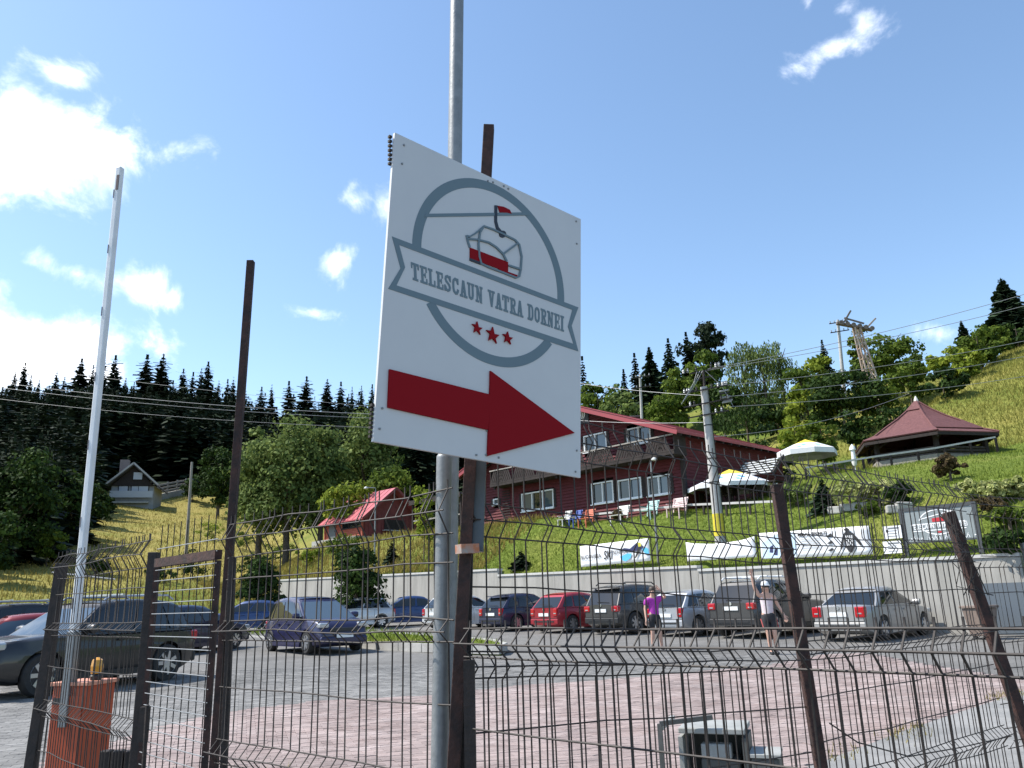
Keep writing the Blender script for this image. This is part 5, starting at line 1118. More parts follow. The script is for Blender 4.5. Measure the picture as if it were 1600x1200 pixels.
    # wheels
    for wx in wxs:
        for sg in (-1, 1):
            w_ = MB().lathe([(r*.66, -.10), (r*.93, -.105), (r, -.07), (r, .07), (r*.93, .105), (r*.66, .10)], 24, (0, 0, 0), 'Y').build('wheel', black, t, 40); w_.location = (wx, sg*(W/2-.125), r)
            rb_ = MB().lathe([(r*.68, .060), (r*.64, .112), (r*.60, .06)], 20, (0, 0, 0), 'Y')
            for k in range(7):
                a = k*2*PI/7; rb_.bar((math.cos(a)*r*.08, .085, math.sin(a)*r*.08), (math.cos(a)*r*.63, .095, math.sin(a)*r*.63), .04, .075, up=(-math.sin(a), 0, math.cos(a)))
            rb_.lathe([(r*.16, .06), (r*.14, .11)], 10, (0, 0, 0), 'Y'); rm_ = rb_.build('rim', wheelm, w_); rm_.scale = (1, sg, 1)
            MB().lathe([(r*.60, .02), (r*.60, .035)], 16, (0, 0, 0), 'Y').build('brake_disc', blackpl, w_).scale = (1, sg, 1)
    if rails:
        for sg in (-1, 1):
            y_ = sg*(wtf(.5)-.06); MB().tube([(OX+xr1+.15, y_, H-.03), (OX+xr1+.3, y_, H+.06), (OX+xf1-.25, y_, H+.05), (OX+xf1-.1, y_, H-.03)], .022, 6).build('roof_rail', rails, t, 50)
        if rails is not blackpl:
            for f_ in (.3, .75): xx = OX+xr1+(xf1-xr1)*f_; MB().bar((xx, -wtf(.5)-.03, H+.085), (xx, wtf(.5)+.03, H+.085), .07, .035).build('roof_bar', rails, t)
    return t
def heading_of(dx, dy): return math.atan2(dy, dx)
HW = heading_of(NW.x, NW.y)
def row_car(label, kind, col, px, d_rear=-4.95, dh=0., **kw):
    s, _ = onD(px, 995, d_rear); L = SPEC[kind]['L']; h = HW+dh; rp = WF(s, d_rear); q = Vector((rp.x+math.cos(h)*L/2, rp.y+math.sin(h)*L/2, 0)); q.z = lot(q.y)
    return car(label, kind, col, q, h, **kw)
silver = paint('silver', (.42, .43, .45), .5); dgrey = paint('dark_grey', (.05, .048, .046), .1); redc = paint('red', (.32, .018, .03), .3); navy = paint('navy', (.012, .015, .045), .1); wsil = paint('white_silver', (.62, .63, .64), .4); blackc = paint('black', (.007, .007, .008), .0); viol = paint('violet_blue', (.014, .014, .055), .15); bluec = paint('blue', (.02, .05, .15), .3); beige = paint('champagne_silver', (.36, .35, .335), .5)
row_car('champagne silver saloon parked by the brown litter bin', 'sedan', beige, 1314)
row_car('dark grey large off roader with white roof rails', 'big', dgrey, 1146, rails=plastw, bump=blackpl)
row_car('silver hatchback parked between two dark grey off roaders', 'hatch', silver, 1041, bump=None)
row_car('dark grey crossover with black roof bars beside the red hatchback', 'suv', dgrey, 941, rails=blackpl, bump=blackpl, spoiler=True)
row_car('red hatchback parked against the retaining wall', 'hatch', redc, 851)
row_car('navy blue hatchback parked beside the red hatchback', 'hatch', navy, 767, spoiler=True)
row_car('white silver estate partly behind the arrow sign post', 'hatch', wsil, 674, dh=-.05)
def free_car(label, kind, col, px, Y, hd, **kw):
    q = at(px, 960, Y); q.z = lot(Y); return car(label, kind, col, q, hd, **kw)
fr, rr = hit(40, 1092), hit(265, 1062)
hd = heading_of(fr.x-rr.x, fr.y-rr.y); lf = Vector((-math.sin(hd), math.cos(hd), 0)); mid = (fr+rr)/2-lf*.86; mid.z = lot(mid.y)
car('black off roader with silver roof bars parked behind the orange barrier', 'big', blackc, mid, hd, rails=alloy, bump=blackpl)
mf, mr = hit(482, 1016), hit(426, 1010); mq = Vector((-5.1, 24.6, 0)); p1 = at(490, 985, 26.0); mq = Vector((p1.x, 26.0, lot(26.0)))
vc = car('violet blue people carrier facing the camera side on the island', 'mpv', viol, mq, math.radians(-52))
vc['label'] = 'violet blue people carrier parked nose out beside the planted island'
free_car('blue saloon parked beyond the planted island against the wall', 'sedan', bluec, 630, 42.5, math.radians(200))
free_car('navy hatchback parked tail out behind the black off roader', 'hatch', navy, 300, 27.5, math.radians(70))
free_car('dark blue car half hidden behind the bushy thuja', 'hatch', bluec, 380, 41, math.radians(190))
free_car('dark red car nosing out behind the black off roader bonnet', 'hatch', paint('dark_red', (.18, .012, .02), .3), 8, 19.5, math.radians(218), glass=glassb)
free_car('black estate car behind the dark red car', 'suv', blackc, -15, 24, math.radians(225), rails=alloy)
free_car('white hatchback behind the broad yew on the island', 'hatch', wsil, 548, 41, math.radians(205))
# ------------------------------------------------------------------ people
skin = mat('skin', (.50, .30, .22), (.56, .34, .26), .55, 0, 8); hair = mat('dark_hair', (.03, .02, .014), (.05, .034, .022), .6, 0, 20)
def skinned(name, nodes, edges, m, parent, sub=2, root=0):
    me = bpy.data.meshes.new(name); me.from_pydata([n[:3] for n in nodes], edges, []); o = bpy.data.objects.new(name, me); COL.objects.link(o); o.parent = parent
    o.modifiers.new('skin', 'SKIN'); sv = me.skin_vertices[0].data if len(me.skin_vertices) else None
    if sv is None:
        bm = bmesh.new(); bm.from_mesh(me); bm.verts.layers.skin.verify(); bm.to_mesh(me); bm.free(); sv = me.skin_vertices[0].data
    for i, n in enumerate(nodes): sv[i].radius = (n[3], n[4] if len(n) > 4 else n[3]); sv[i].use_root = (i == root)
    o.modifiers['skin'].use_smooth_shade = True
    s = o.modifiers.new('sub', 'SUBSURF'); s.levels = sub; s.render_levels = sub; me.materials.append(m); return o
def person(label, pos, rz, Ht, armL, armR, shirt, shorts, shoe, legs, sleeves=True, trim=None):
    t = thing('person', label, 'person', pos, rz); k = Ht/1.7      # faces -Y, x to its own left... +x is viewer right
    N = [(0, 0, .95, .135, .10), (0, .01, 1.10, .12, .09), (0, .02, 1.27, .145, .095), (0, .02, 1.40, .10, .075), (0, .01, 1.47, .052), (0, -.005, 1.56, .075, .085), (0, -.01, 1.64, .072, .085), (0, -.085, 1.565, .02)]
    E = [(0, 1), (1, 2), (2, 3), (3, 4), (4, 5), (5, 6), (5, 7)]
    def limb(root, pts):
        prev = root
        for p in pts: N.append(p); E.append((prev, len(N)-1)); prev = len(N)-1
        return prev
    for sg, arm in ((1, armL), (-1, armR)):
        h = limb(3, [(sg*.17, .02, 1.385, .06), (*arm[0], .042), (*arm[1], .03), (*arm[2], .034, .02)])
        w_, d = Vector(arm[2]), (Vector(arm[2])-Vector(arm[1])).normalized(); side = d.cross(Vector((0, 1, 0))).normalized()
        for j, (o_, l) in enumerate(((-.032, .075), (-.011, .09), (.011, .085), (.032, .065))):
            a = w_+d*.045+side*o_; c = w_+d*(.045+l*.55)+side*o_*1.15; e = w_+d*(.045+l)+side*o_*1.15+Vector((0, -.015, -.008)); N.append((*a, .010)); E.append((h, len(N)-1)); N.append((*c, .009)); E.append((len(N)-2, len(N)-1)); N.append((*e, .008)); E.append((len(N)-2, len(N)-1))
        a = w_+side*.045-Vector((0, .01, 0)); e = w_+side*.07+d*.05-Vector((0, .02, 0)); N.append((*a, .011)); E.append((h, len(N)-1)); N.append((*e, .009)); E.append((len(N)-2, len(N)-1))
    for sg, (kn, an) in ((1, legs[0]), (-1, legs[1])):
        limb(0, [(sg*.09, .0, .87, .095), (*kn, .06), (*((Vector(kn)*.55+Vector(an)*.45)+Vector((0, .015, 0))), .055), (*an, .036), (an[0], an[1]-.12, .035, .032)])
    N = [(n[0]*k, n[1]*k, n[2]*k, n[3]*k, (n[4] if len(n) > 4 else n[3])*k) for n in N]; skinned('body', N, E, skin, t)
    sc = lambda L_: [(n[0]*k, n[1]*k, n[2]*k, n[3]*k, (n[4] if len(n) > 4 else n[3])*k) for n in L_]
    SN = [(0, .01, .76, .16, .125), (0, .01, .86, .165, .128), (0, .01, 1.08, .15, .112), (0, .02, 1.27, .165, .115), (0, .02, 1.385, .125, .09)]; SE = [(0, 1), (1, 2), (2, 3), (3, 4)]
    for sg, arm in ((1, armL), (-1, armR)):
        SN.append((sg*.185, .02, 1.38, .078)); SE.append((4, len(SN)-1))
        if sleeves: e = Vector((sg*.18, .02, 1.385)).lerp(Vector(arm[0]), .72); SN.append((*e, .068)); SE.append((len(SN)-2, len(SN)-1))
    skinned('shirt', sc(SN), SE, shirt, t)
    PN = [(0, .0, 1.02, .14, .11), (0, 0, .90, .15, .12)]; PE = [(0, 1)]
    for sg, (kn, an) in ((1, legs[0]), (-1, legs[1])):
        e = Vector((sg*.095, 0, .86)).lerp(Vector(kn), .78); PN.append((sg*.095, 0, .82, .115)); PE.append((1, len(PN)-1)); PN.append((*e, .088)); PE.append((len(PN)-2, len(PN)-1))
    skinned('shorts', sc(PN), PE, shorts, t)
    for sg, (kn, an) in ((1, legs[0]), (-1, legs[1])):
        SN2 = [(an[0], an[1]+.04, .05, .05, .045), (an[0], an[1]-.06, .045, .048, .042), (an[0]+sg*.01, an[1]-.17, .035, .042, .03)]; skinned('shoe', sc(SN2), [(0, 1), (1, 2)], shoe, t)
        if trim is not None: e = Vector((sg*.19, 0, .84)); MB().bar(tuple(e*k), tuple((Vector((kn[0]+sg*.10, kn[1], kn[2]+.12)))*k), .012, .05).build('side_stripe', trim, t)
    hd_ = Vector((0, -.005, 1.62))*k
    for sg in (-1, 1): MB().lathe([(.002, -.012), (.012, 0), (.002, .012)], 6, (sg*.03*k, -.083*k, 1.605*k), 'Y').build('eye', inkb, t); MB().lathe([(.004, -.008), (.028, 0), (.004, .008)], 7, (sg*.083*k, .01*k, 1.585*k), 'X').build('ear', skin, t)
    MB().box((0, -.088*k, 1.525*k), (.045, .012, .010)).build('mouth', mat('lips', (.36, .14, .12), None, .5), t)
    return t, k
p1 = hit(1026, 1016); p1.z = lot(p1.y)
t, k = person('person in magenta shirt and black shorts shading the eyes with one hand', p1, .08, 1.62, [(.36, -.03, 1.42), (.20, -.20, 1.60), (.13, -.19, 1.66)], [(-.24, .03, 1.12), (-.25, -.06, .88), (-.25, -.08, .80)], mat('magenta_cotton', (.40, .035, .36), (.33, .03, .30), .8, 0, 7), mat('black_cloth', (.015, .015, .018), (.025, .025, .028), .8), blackpl, (((.13, -.02, .48), (.17, .03, .08)), ((-.08, -.03, .48), (-.09, .02, .08))))
MB().lathe([(.094, -.02), (.096, .03), (.075, .08), (.02, .10)], 12, (0, .012*k, 1.625*k)).build('hair', hair, t, 60)
for x in (.04,): MB().box((-.21, -.10, .83*k), (.05, .02, .04)).build('pocket_emblem', inkw, t)
p2 = hit(1207, 1023); p2.z = lot(p2.y)
t, k = person('person in white cap and sunglasses with one arm raised high', p2, -.05, 1.66, [(.27, .04, 1.16), (.36, -.02, .96), (.38, -.05, .88)], [(-.27, -.02, 1.60), (-.31, -.05, 1.84), (-.32, -.07, 1.92)], mat('pale_pink_top', (.60, .42, .44), (.66, .60, .60), .8, 0, 5), MATS['black_cloth'], blackpl, (((.10, -.06, .48), (.12, .06, .08)), ((-.05, -.05, .48), (-.02, .0, .08))), sleeves=False, trim=mat('coral_stripe', (.6, .13, .12), None, .7))
MB().lathe([(.098, -.0), (.10, .03), (.08, .085), (.02, .11)], 12, (0, .0, 1.635*k)).build('cap', white, t, 60); MB().box((0, -.13*k, 1.635*k), (.15, .11, .014)).build('cap_peak', white, t, bevel=.005)
MB().box((0, -.093*k, 1.605*k), (.14, .02, .038)).build('sunglasses', inkb, t, bevel=.008)
MB().lathe([(.085, -.12), (.092, -.03), (.08, .02)], 10, (0, .035*k, 1.60*k)).build('hair', hair, t, 60)
# ------------------------------------------------------------------ fences
random.seed(5)
gz_ = .15
A = at(711, 1000, 3.12); A.z = gz_; B = at(346, 1000, 4.2); B.z = gz_; Gp = at(226, 1000, 4.95); Gp.z = gz_; Lp = at(78, 1000, 6.3); Lp.z = gz_
C = at(1246, 1000, 4.4); C.z = gz_; D = at(1544, 1000, 6.0); D.z = gz_; Ee = D+(D-C).normalized()*2.4+Vector((.5, -.3, 0))
def post(t, x1, y1, x2, y2, Y, wd, m, name='post', Y2=None):
    a, c = at(x1, y1, Y), at(x2, y2, Y2 or Y); d = (a-c); a = a+d*((a.z-gz_+.1)/-d.z) if d.z < 0 else a
    return MB().bar(a, c, wd, wd, up=(0, 1, 0)).build(name, m, t, bevel=wd*.06)
def panel(t, P, Q, n, rails, folds, top, bot, zl=0., zr=0., r=.0033, off=.05, jit=.0, name='mesh_panel'):
    """rails: z list; folds: (z_top, z_apex, z_bottom); vertical wires are sub-parts sharing one mesh"""
    d = (Q-P); d.z = 0; u = d.normalized(); nrm = Vector((u.y, -u.x, 0))
    if nrm.dot(-P) < 0: nrm = -nrm
    def offz(z):
        for (a, m_, c) in folds:
            if c < z < a: return off*((a-z)/(a-m_) if z > m_ else (z-c)/(m_-c))
        return 0.
    b = MB(); zs = []
    for z in rails:
        o = nrm*offz(z); jj = [Vector((0, 0, random.gauss(0, .004))) for _ in range(7)]
        pts = [P+d*(k/6)+o+nrm*.006+Vector((0, 0, z-gz_+zl+(zr-zl)*k/6))+jj[k]*jit for k in range(7)]; zs.append(pts)
    pn = None
    for pts in zs:
        o = MB().tube(pts, r, 5).build('horizontal_wire', wirem, None)
        if pn is None:
            pn = o; pn.name = name; o.parent = t
        else: o.parent = pn
    zz = sorted({bot, top} | {z for f_ in folds for z in f_}, reverse=True)
    prof = [nrm*offz(z)+Vector((0, 0, z)) for z in zz]
    wm = MB().tube(prof, r, 5).build('vertical_wire', wirem, pn, 60)
    for k in range(n):
        f_ = (k+.5)/n; o = wm if k == 0 else wm.copy()
        if k: COL.objects.link(o)
        p = P+d*f_; o.location = (p.x, p.y, zl+(zr-zl)*f_); o.rotation_euler = (random.gauss(0, .004)*jit, random.gauss(0, .004)*jit, 0)
    return pn
RL = [2.03, 1.945, 1.86, 1.75, 1.545, 1.50, 1.455, 1.237, 1.0, .945, .89, .66, .43, .385, .34, .22]; FL = [(2.03, 1.945, 1.86), (1.545, 1.50, 1.455), (1.0, .945, .89), (.43, .385, .34)]
fl = thing('mesh_fence', 'dark welded mesh fence between orange barrier and sign post', 'fence', A)
inv = lambda t: t.location
def reparent(t):
    for c in t.children: c.location = c.location-t.location
fl.location = (0, 0, 0)
panel(fl, B, A, 25, RL, FL, 2.07, .2, jit=1)
panel(fl, Lp, Gp, 34, RL, FL, 2.07, .2, jit=1)
post(fl, 334, 1200, 392, 408, 4.2, .038, rust, 'tall_post'); post(fl, 350, 1190, 364, 870, 4.16, .030, darkpost)
post(fl, 212, 1200, 241, 863, 4.95, .055, darkpost); post(fl, 48, 1200, 97, 880, 6.3, .07, darkpost)
post(fl, 709, 1200, 764, 198, 3.12, .046, rust, 'tall_post')
post(fl, 726, 1190, 736, 740, 3.16, .03, darkpost)
# gate leaf
g = thing('wire_gate', 'narrow rusty framed wire gate beside the tall rusty post', 'gate', (0, 0, 0))
gd = (B-Gp); gu = gd.normalized(); G0, G1 = Gp+gu*.10, B-gu*.10
zt_ = at(295, 873, 4.55).z
MB().bar(G0+Vector((0, 0, zt_-gz_)), G1+Vector((0, 0, zt_-gz_)), .04, .05).build('top_rail', rust, g); MB().bar(G0+Vector((0, 0, .12)), G1+Vector((0, 0, .12)), .04, .05).build('bottom_rail', rust, g)
for q in (G0, G1): MB().bar(q+Vector((0, 0, .1)), q+Vector((0, 0, zt_-gz_-.03)), .026, .03).build('stile', rust, g)
for k in range(27): z = .20+k*.062; MB().tube([G0+Vector((0, -.02, z)), G1+Vector((0, -.02, z))], .0028, 5).build('horizontal_wire', galv, g)
for k in range(9): q = G0.lerp(G1, (k+.5)/9)+Vector((0, -.013, 0)); MB().tube([q+Vector((0, 0, .1)), q+Vector((0, 0, 1.95))], .003, 5).build('vertical_wire', wirem, g)
q = Gp+gu*.16; MB().box((q.x, q.y-.05, 1.0), (.05, .03, .18)).build('lock_case', darkpost, g); MB().tube([q+Vector((.02, -.05, .55)), q+Vector((.02, -.07, .95))], .012, 6).build('bolt', darkpost, g); MB().lathe([(.02, -.03), (.025, 0), (.02, .03)], 8, tuple(q+Vector((-.05, -.06, .45)))).build('padlock', chrome, g)
# right-hand fence receding from the sign post
RR = [2.33, 2.25, 2.17, 1.93, 1.865, 1.80, 1.61, 1.37, 1.32, 1.27, 1.09, .87, .70, .64, .58, .38]; FR = [(2.33, 2.25, 2.17), (1.93, 1.865, 1.80), (1.37, 1.32, 1.27), (.70, .64, .58)]
f2 = thing('mesh_fence', 'rusty welded mesh fence running from the sign post past the leaning posts', 'fence', (0, 0, 0))
panel(f2, A+Vector((.03, .02, 0)), C, 31, RR, FR, 2.37, .2, .05, -.05, jit=1.5); panel(f2, C, D, 38, RR, FR, 2.37, .2, -.02, -.02, jit=1.5); panel(f2, D, Ee, 34, RR, FR, 2.33, .2, -.05, -.1, jit=1.5)
post(f2, 1283, 1200, 1213, 757, 4.4, .055, rust); post(f2, 1602, 1140, 1482, 800, 6.0, .07, rust, 'leaning_post')
a = at(1500, 850, 5.9); 
for k in range(5):
    w_ = MB().tube([at(1478+random.uniform(-14, 14), 790+random.uniform(0, 30), 5.95), at(1500+random.uniform(-30, 34), 840+random.uniform(-10, 40), 5.85), at(1510+random.uniform(-30, 30), 880+random.uniform(-10, 40), 5.9), at(1530+random.uniform(-25, 25), 930, 5.9)], .004, 5).build('tie_wire', wirem, f2, 60)
MB().tube([at(1296, 1130, 4.3), at(1340, 1160, 4.5), at(1420, 1182, 5.0), at(1500, 1168, 5.6), at(1580, 1150, 6.0)], .004, 5).build('loose_wire', wirem, f2, 60)
# near lower fence
N0 = Vector((A.x+.04, A.y-.04, gz_)); u_ = Vector((1.22, -1.18, 0)).normalized(); N1 = N0+u_*2.35
RN = [1.51, 1.46, 1.41, 1.17, .95, .90, .85, .6, .36]; FN = [(1.51, 1.46, 1.41), (.95, .90, .85)]
f3 = thing('mesh_fence', 'low grey brown mesh fence panel in front of the sign post', 'fence', (0, 0, 0))
panel(f3, N0, N1, 37, RN, FN, 1.537, .2, r=.0034, off=.052, jit=.6)
for q in (N0+u_*.02, N1): MB().bar(q+Vector((0, 0, -.1)), q+Vector((0, 0, 1.25)), .04, .04).build('post', darkpost, f3)
# ------------------------------------------------------------------ galvanised poles
gp_ = thing('steel_pole', 'short capped galvanised pole under the left part of the sign', 'pole', (0, 0, 0))
a, c = at(686, 1200, 3.2), at(694, 716, 3.2); d = a-c; a = a+d*((a.z-gz_)/-d.z); rr_ = 24*3.2/FPX/2/.99
MB().tube([a, c], rr_, 20).build('shaft', galv, gp_, 50); MB().lathe([(rr_*1.0, 0), (rr_*.98, .008), (rr_*.7, .02), (.005, .024)], 20, tuple(c)).build('cap', galv, gp_, 60)
lp2 = thing('lamp_column', 'tall galvanised lamp column rising behind the sign', 'pole', (0, 0, 0)); a, c = at(698.5, 1200, 3.5), at(714, 0, 3.5); d = c-a; top_ = c+d*1.2; a = a-d*((a.z-gz_)/d.z)
r2_ = 25.5*3.5/FPX/2*.98; MB().tube([a, top_], r2_, 20).build('shaft', galv, lp2, 50); MB().tube([top_, top_+Vector((.1, -.3, .25)), top_+Vector((.2, -1.0, .3))], r2_*.7, 10).build('arm', galv, lp2, 60)
MB().box(top_+Vector((.22, -1.2, .3)), (.25, .5, .1)).build('lamp_head', galv, lp2, bevel=.03)
# ------------------------------------------------------------------ the sign
SL = at(600, 450, 2.58); SR = at(907, 545, 3.225); sdv = SR-SL; sdv.z = 0; sdv.normalize(); snv = Vector((sdv.y, -sdv.x, 0))
if snv.dot(-SL) < 0: snv = -snv
def S2(x, y):
    d = ray(x, y); k = (SL-O3).dot(snv)/d.dot(snv); q = O3+d*k-SL; return Vector((q.dot(sdv), q.z))
sign = thing('direction_sign', 'large white chairlift sign with grey ring emblem and red arrow', 'sign', SL, math.atan2(sdv.y, sdv.x))
signw = mat('white_sign_panel', (.56, .56, .56), (.53, .53, .535), .5, 0, 3); signg = mat('slate_blue_vinyl', (.15, .205, .235), None, .6, spec=.15); signr = mat('red_vinyl', (.24, .009, .014), None, .7, spec=.05); signk = mat('near_black_vinyl', (.012, .014, .022), None, .4)
cs = [S2(*q) for q in ((617, 207), (907.5, 342.5), (907, 746.5), (583, 689.5))]
MB().prism([(q.x, q.y) for q in cs], 0, .012).build('panel', signw, sign)
LAY = [0]
def decal(name, polys, m, px=True):
    b = MB(); LAY[0] += 1; y0 = -.0006-.0004*LAY[0]
    for i, P in enumerate(polys):
        Q = [S2(*p) if px else Vector(p) for p in P]; b.prism([(q.x, q.y) for q in Q], y0-.00002*(i % 7), -.0001)
    return b.build(name, m, sign)
def Z(x, y): return (600+x/3.428, 250+y/3.428)
def stroke(pts, w_):
    P = [Vector(p) for p in pts]; L_, R_ = [], []
    for i, p in enumerate(P):
        if i == 0: d = (P[1]-p).normalized(); m_ = Vector((-d.y, d.x)); s_ = 1
        elif i == len(P)-1: d = (p-P[i-1]).normalized(); m_ = Vector((-d.y, d.x)); s_ = 1
        else:
            d1, d2 = (p-P[i-1]).normalized(), (P[i+1]-p).normalized(); n1, n2 = Vector((-d1.y, d1.x)), Vector((-d2.y, d2.x)); m_ = (n1+n2).normalized(); s_ = 1/max(.5, m_.dot(n1))
        ww = w_ if not isinstance(w_, (list, tuple)) else w_[i]
        L_.append(p+m_*ww/2*s_); R_.append(p-m_*ww/2*s_)
    return [[L_[i], L_[i+1], R_[i+1], R_[i]] for i in range(len(P)-1)]
# ring fitted through its four extreme points
ex = [S2(*q) for q in ((644.6, 381), (731, 277.7), (881, 466), (795.5, 574.7))]
Mx = np.array([[2*q.x, 2*q.y, 1] for q in ex]); bb = np.array([q.x**2+q.y**2 for q in ex]); s3 = np.linalg.lstsq(Mx, bb, rcond=None)[0]; cx, cz = s3[0], s3[1]; RC = math.sqrt(s3[2]+cx*cx+cz*cz)
# ribbon band as polygon: ring is interrupted where the ribbon crosses
rib_o = [Z(42, 410), Z(1040, 790), Z(1004, 888), Z(1040, 1025), Z(22, 690), Z(88, 580)]
rib_i = [Z(80, 455), Z(1008, 803), Z(984, 892), Z(1014, 985), Z(66, 672), Z(112, 576)]
ro_, ri_ = [S2(*q) for q in rib_o], [S2(*q) for q in rib_i]
def side(a, b_, p): return (b_.x-a.x)*(p.y-a.y)-(b_.y-a.y)*(p.x-a.x)
segs = []; n = 120; wR = .0395
for k in range(n):
    a0, a1 = 2*PI*k/n, 2*PI*(k+1)/n; am = (a0+a1)/2; p = Vector((cx+(RC-wR/2)*math.cos(am), cz+(RC-wR/2)*math.sin(am)))
    if side(ro_[0], ro_[1], p) > -.004 or side(ro_[4], ro_[3], p) < .004:
        segs.append([(cx+RC*math.cos(a0), cz+RC*math.sin(a0)), (cx+RC*math.cos(a1), cz+RC*math.sin(a1)), (cx+(RC-wR)*math.cos(a1), cz+(RC-wR)*math.sin(a1)), (cx+(RC-wR)*math.cos(a0), cz+(RC-wR)*math.sin(a0))])
for up_ in (True, False): decal('ring_emblem', [q for q in segs if (side(ro_[0], ro_[1], Vector(q[0])) > -.01) == up_], signg, False)
decal('ribbon_border', [[ro_[i], ro_[(i+1) % 6], ri_[(i+1) % 6], ri_[i]] for i in range(6)], signg, False)
# slab-serif lettering
st, sl2, wdt = .20, .13, .60
def rect(a, b_, c, d): return [(a, b_), (c, b_), (c, d), (a, d)]
def arc(x0, y0, rx, ry, a0, a1, n=7): return [(x0+rx*math.cos(math.radians(a0+(a1-a0)*k/n)), y0+ry*math.sin(math.radians(a0+(a1-a0)*k/n))) for k in range(n+1)]
def foot(x, w_=.34, y=0): return rect(x-w_/2, y, x+w_/2, y+sl2)
GL = {
 'T': [rect(0, .86, .62, 1), rect(0, .66, .10, .86), rect(.52, .66, .62, .86), rect(.21, .13, .41, .86), foot(.31, .44)],
 'E': [rect(.09, .13, .27, .87), rect(0, 0, .58, .13), rect(0, .87, .56, 1), rect(.48, .13, .58, .32), rect(.46, .68, .56, .87), rect(.27, .44, .42, .56), rect(.38, .36, .46, .64)],
 'L': [rect(.09, .13, .27, .87), rect(0, 0, .58, .13), rect(0, .87, .36, 1), rect(.47, .13, .58, .38)],
 'S': stroke([(.50, .70), (.45, .86), (.30, .92), (.16, .86), (.12, .72), (.18, .60), (.30, .52), (.42, .43), (.47, .29), (.42, .15), (.29, .08), (.14, .13), (.08, .30)], .155)+[rect(.46, .62, .57, .98), rect(0, .02, .11, .38)],
 'C': stroke([(.49, .68), (.46, .82), (.38, .91), (.28, .92), (.15, .82), (.11, .65), (.11, .35), (.15, .18), (.28, .08), (.40, .10), (.48, .22), (.51, .34)], .16)+[rect(.45, .62, .56, .98)],
 'A': [[(.08, .10), (.24, .10), (.36, 1.0), (.24, 1.0)], [(.36, .10), (.56, .10), (.42, 1.0), (.28, 1.0)], rect(.20, .28, .44, .39), foot(.13, .28), foot(.49, .32)],
 'U': stroke([(.16, .88), (.16, .30), (.20, .14), (.33, .08), (.44, .14), (.48, .30), (.48, .88)], .16)+[foot(.15, .31, .87), foot(.50, .27, .87)],
 'N': [rect(.10, .13, .22, .87), rect(.46, .13, .58, .87), [(.08, 1.), (.26, 1.), (.60, 0), (.42, 0)], foot(.16, .30), foot(.53, .26, .87), rect(0, .87, .1, 1)],
 'V': [[(.06, .92), (.26, .92), (.38, 0), (.24, 0)], [(.40, .92), (.54, .92), (.38, 0), (.28, 0)], foot(.14, .32, .87), foot(.48, .28, .87)],
 'R': [rect(.09, .13, .27, .87), foot(.18, .36), rect(0, .87, .27, 1)]+stroke([(.27, .92), (.40, .92), (.48, .85), (.49, .72), (.46, .60), (.38, .53), (.27, .52)], .15)+[[(.28, .48), (.42, .50), (.58, .10), (.42, .10)], foot(.50, .24)],
 'D': [rect(.09, .13, .27, .87), rect(0, 0, .27, .13), rect(0, .87, .27, 1)]+stroke([(.27, .93), (.38, .92), (.46, .84), (.50, .70), (.50, .30), (.46, .16), (.38, .08), (.27, .07)], .15),
 'O': stroke([(.30, .92), (.17, .84), (.12, .68), (.12, .32), (.17, .16), (.30, .08), (.43, .16), (.48, .32), (.48, .68), (.43, .84), (.30, .92)], .16),
 'I': [rect(.09, .13, .28, .87), foot(.185, .37), foot(.185, .37, .87)]}
WID = {'I': .37, 'U': .63, 'N': .66, 'T': .62}
txt = 'TELESCAUN VATRA DORNEI'; adv = []; x = 0
for chh in txt:
    adv.append(x); x += (.42 if chh == ' ' else WID.get(chh, .58)+.085)
tot = x-.085
q00, q10, q11, q01 = [S2(*Z(*q)) for q in ((148, 640), (963, 921), (963, 838), (143, 546))]
def tmap(p):
    u, v = p[0]/tot, p[1]; return q00*(1-u)*(1-v)+q10*u*(1-v)+q11*u*v+q01*(1-u)*v
LAY[0] += 1; 
for chh, ax in zip(txt, adv):
    if chh == ' ': continue
    b = MB()
    for i, P in enumerate(GL[chh]): Q = [tmap((ax+p[0], p[1])) for p in P]; b.prism([(q.x, q.y) for q in Q], -.0016-.00004*i, -.0001)
    b.build('sign_letter', signg, sign)
# cable, hanger and chair emblem
decal('cable_emblem', [[Z(222, 289), Z(763, 281), Z(775, 297), Z(215, 306)]], signg)
decal('hanger_emblem', stroke([Z(598, 244), Z(597, 330), Z(606, 365), Z(634, 398)], [15/3.428, 14/3.428, 15/3.428, 15/3.428])+[[Z(634+19*math.cos(a*PI/6), 398+19*math.sin(a*PI/6)) for a in range(12)]], signk)
decal('grip_emblem', [[Z(606, 246), Z(640, 252), Z(672, 268), Z(682, 290), Z(660, 284), Z(618, 282)]], signr)
decal('seat_emblem', [[Z(458, 470), Z(662, 548), Z(662, 602), Z(458, 528)], [Z(600, 578), Z(712, 618), Z(712, 630), Z(660, 618)]], signr)
decal('seat_shadow_emblem', [[Z(457, 527), Z(515, 548), Z(516, 562), Z(457, 540)]], signk)
lw = 9/3.428
for P in ([(440, 404), (448, 440), (458, 470)], [(440, 408), (458, 412), (488, 394), (533, 356), (580, 372), (640, 400), (700, 430), (722, 455), (735, 520), (730, 590), (722, 625), (705, 632)], [(533, 356), (512, 390), (504, 450), (508, 520), (518, 556), (560, 576), (640, 606), (705, 632)], [(442, 424), (500, 428), (560, 444), (600, 470), (635, 505), (655, 545)], [(632, 508), (716, 446)], [(664, 566), (726, 586)]): decal('chair_emblem', stroke([Z(*p) for p in P], lw), signg)
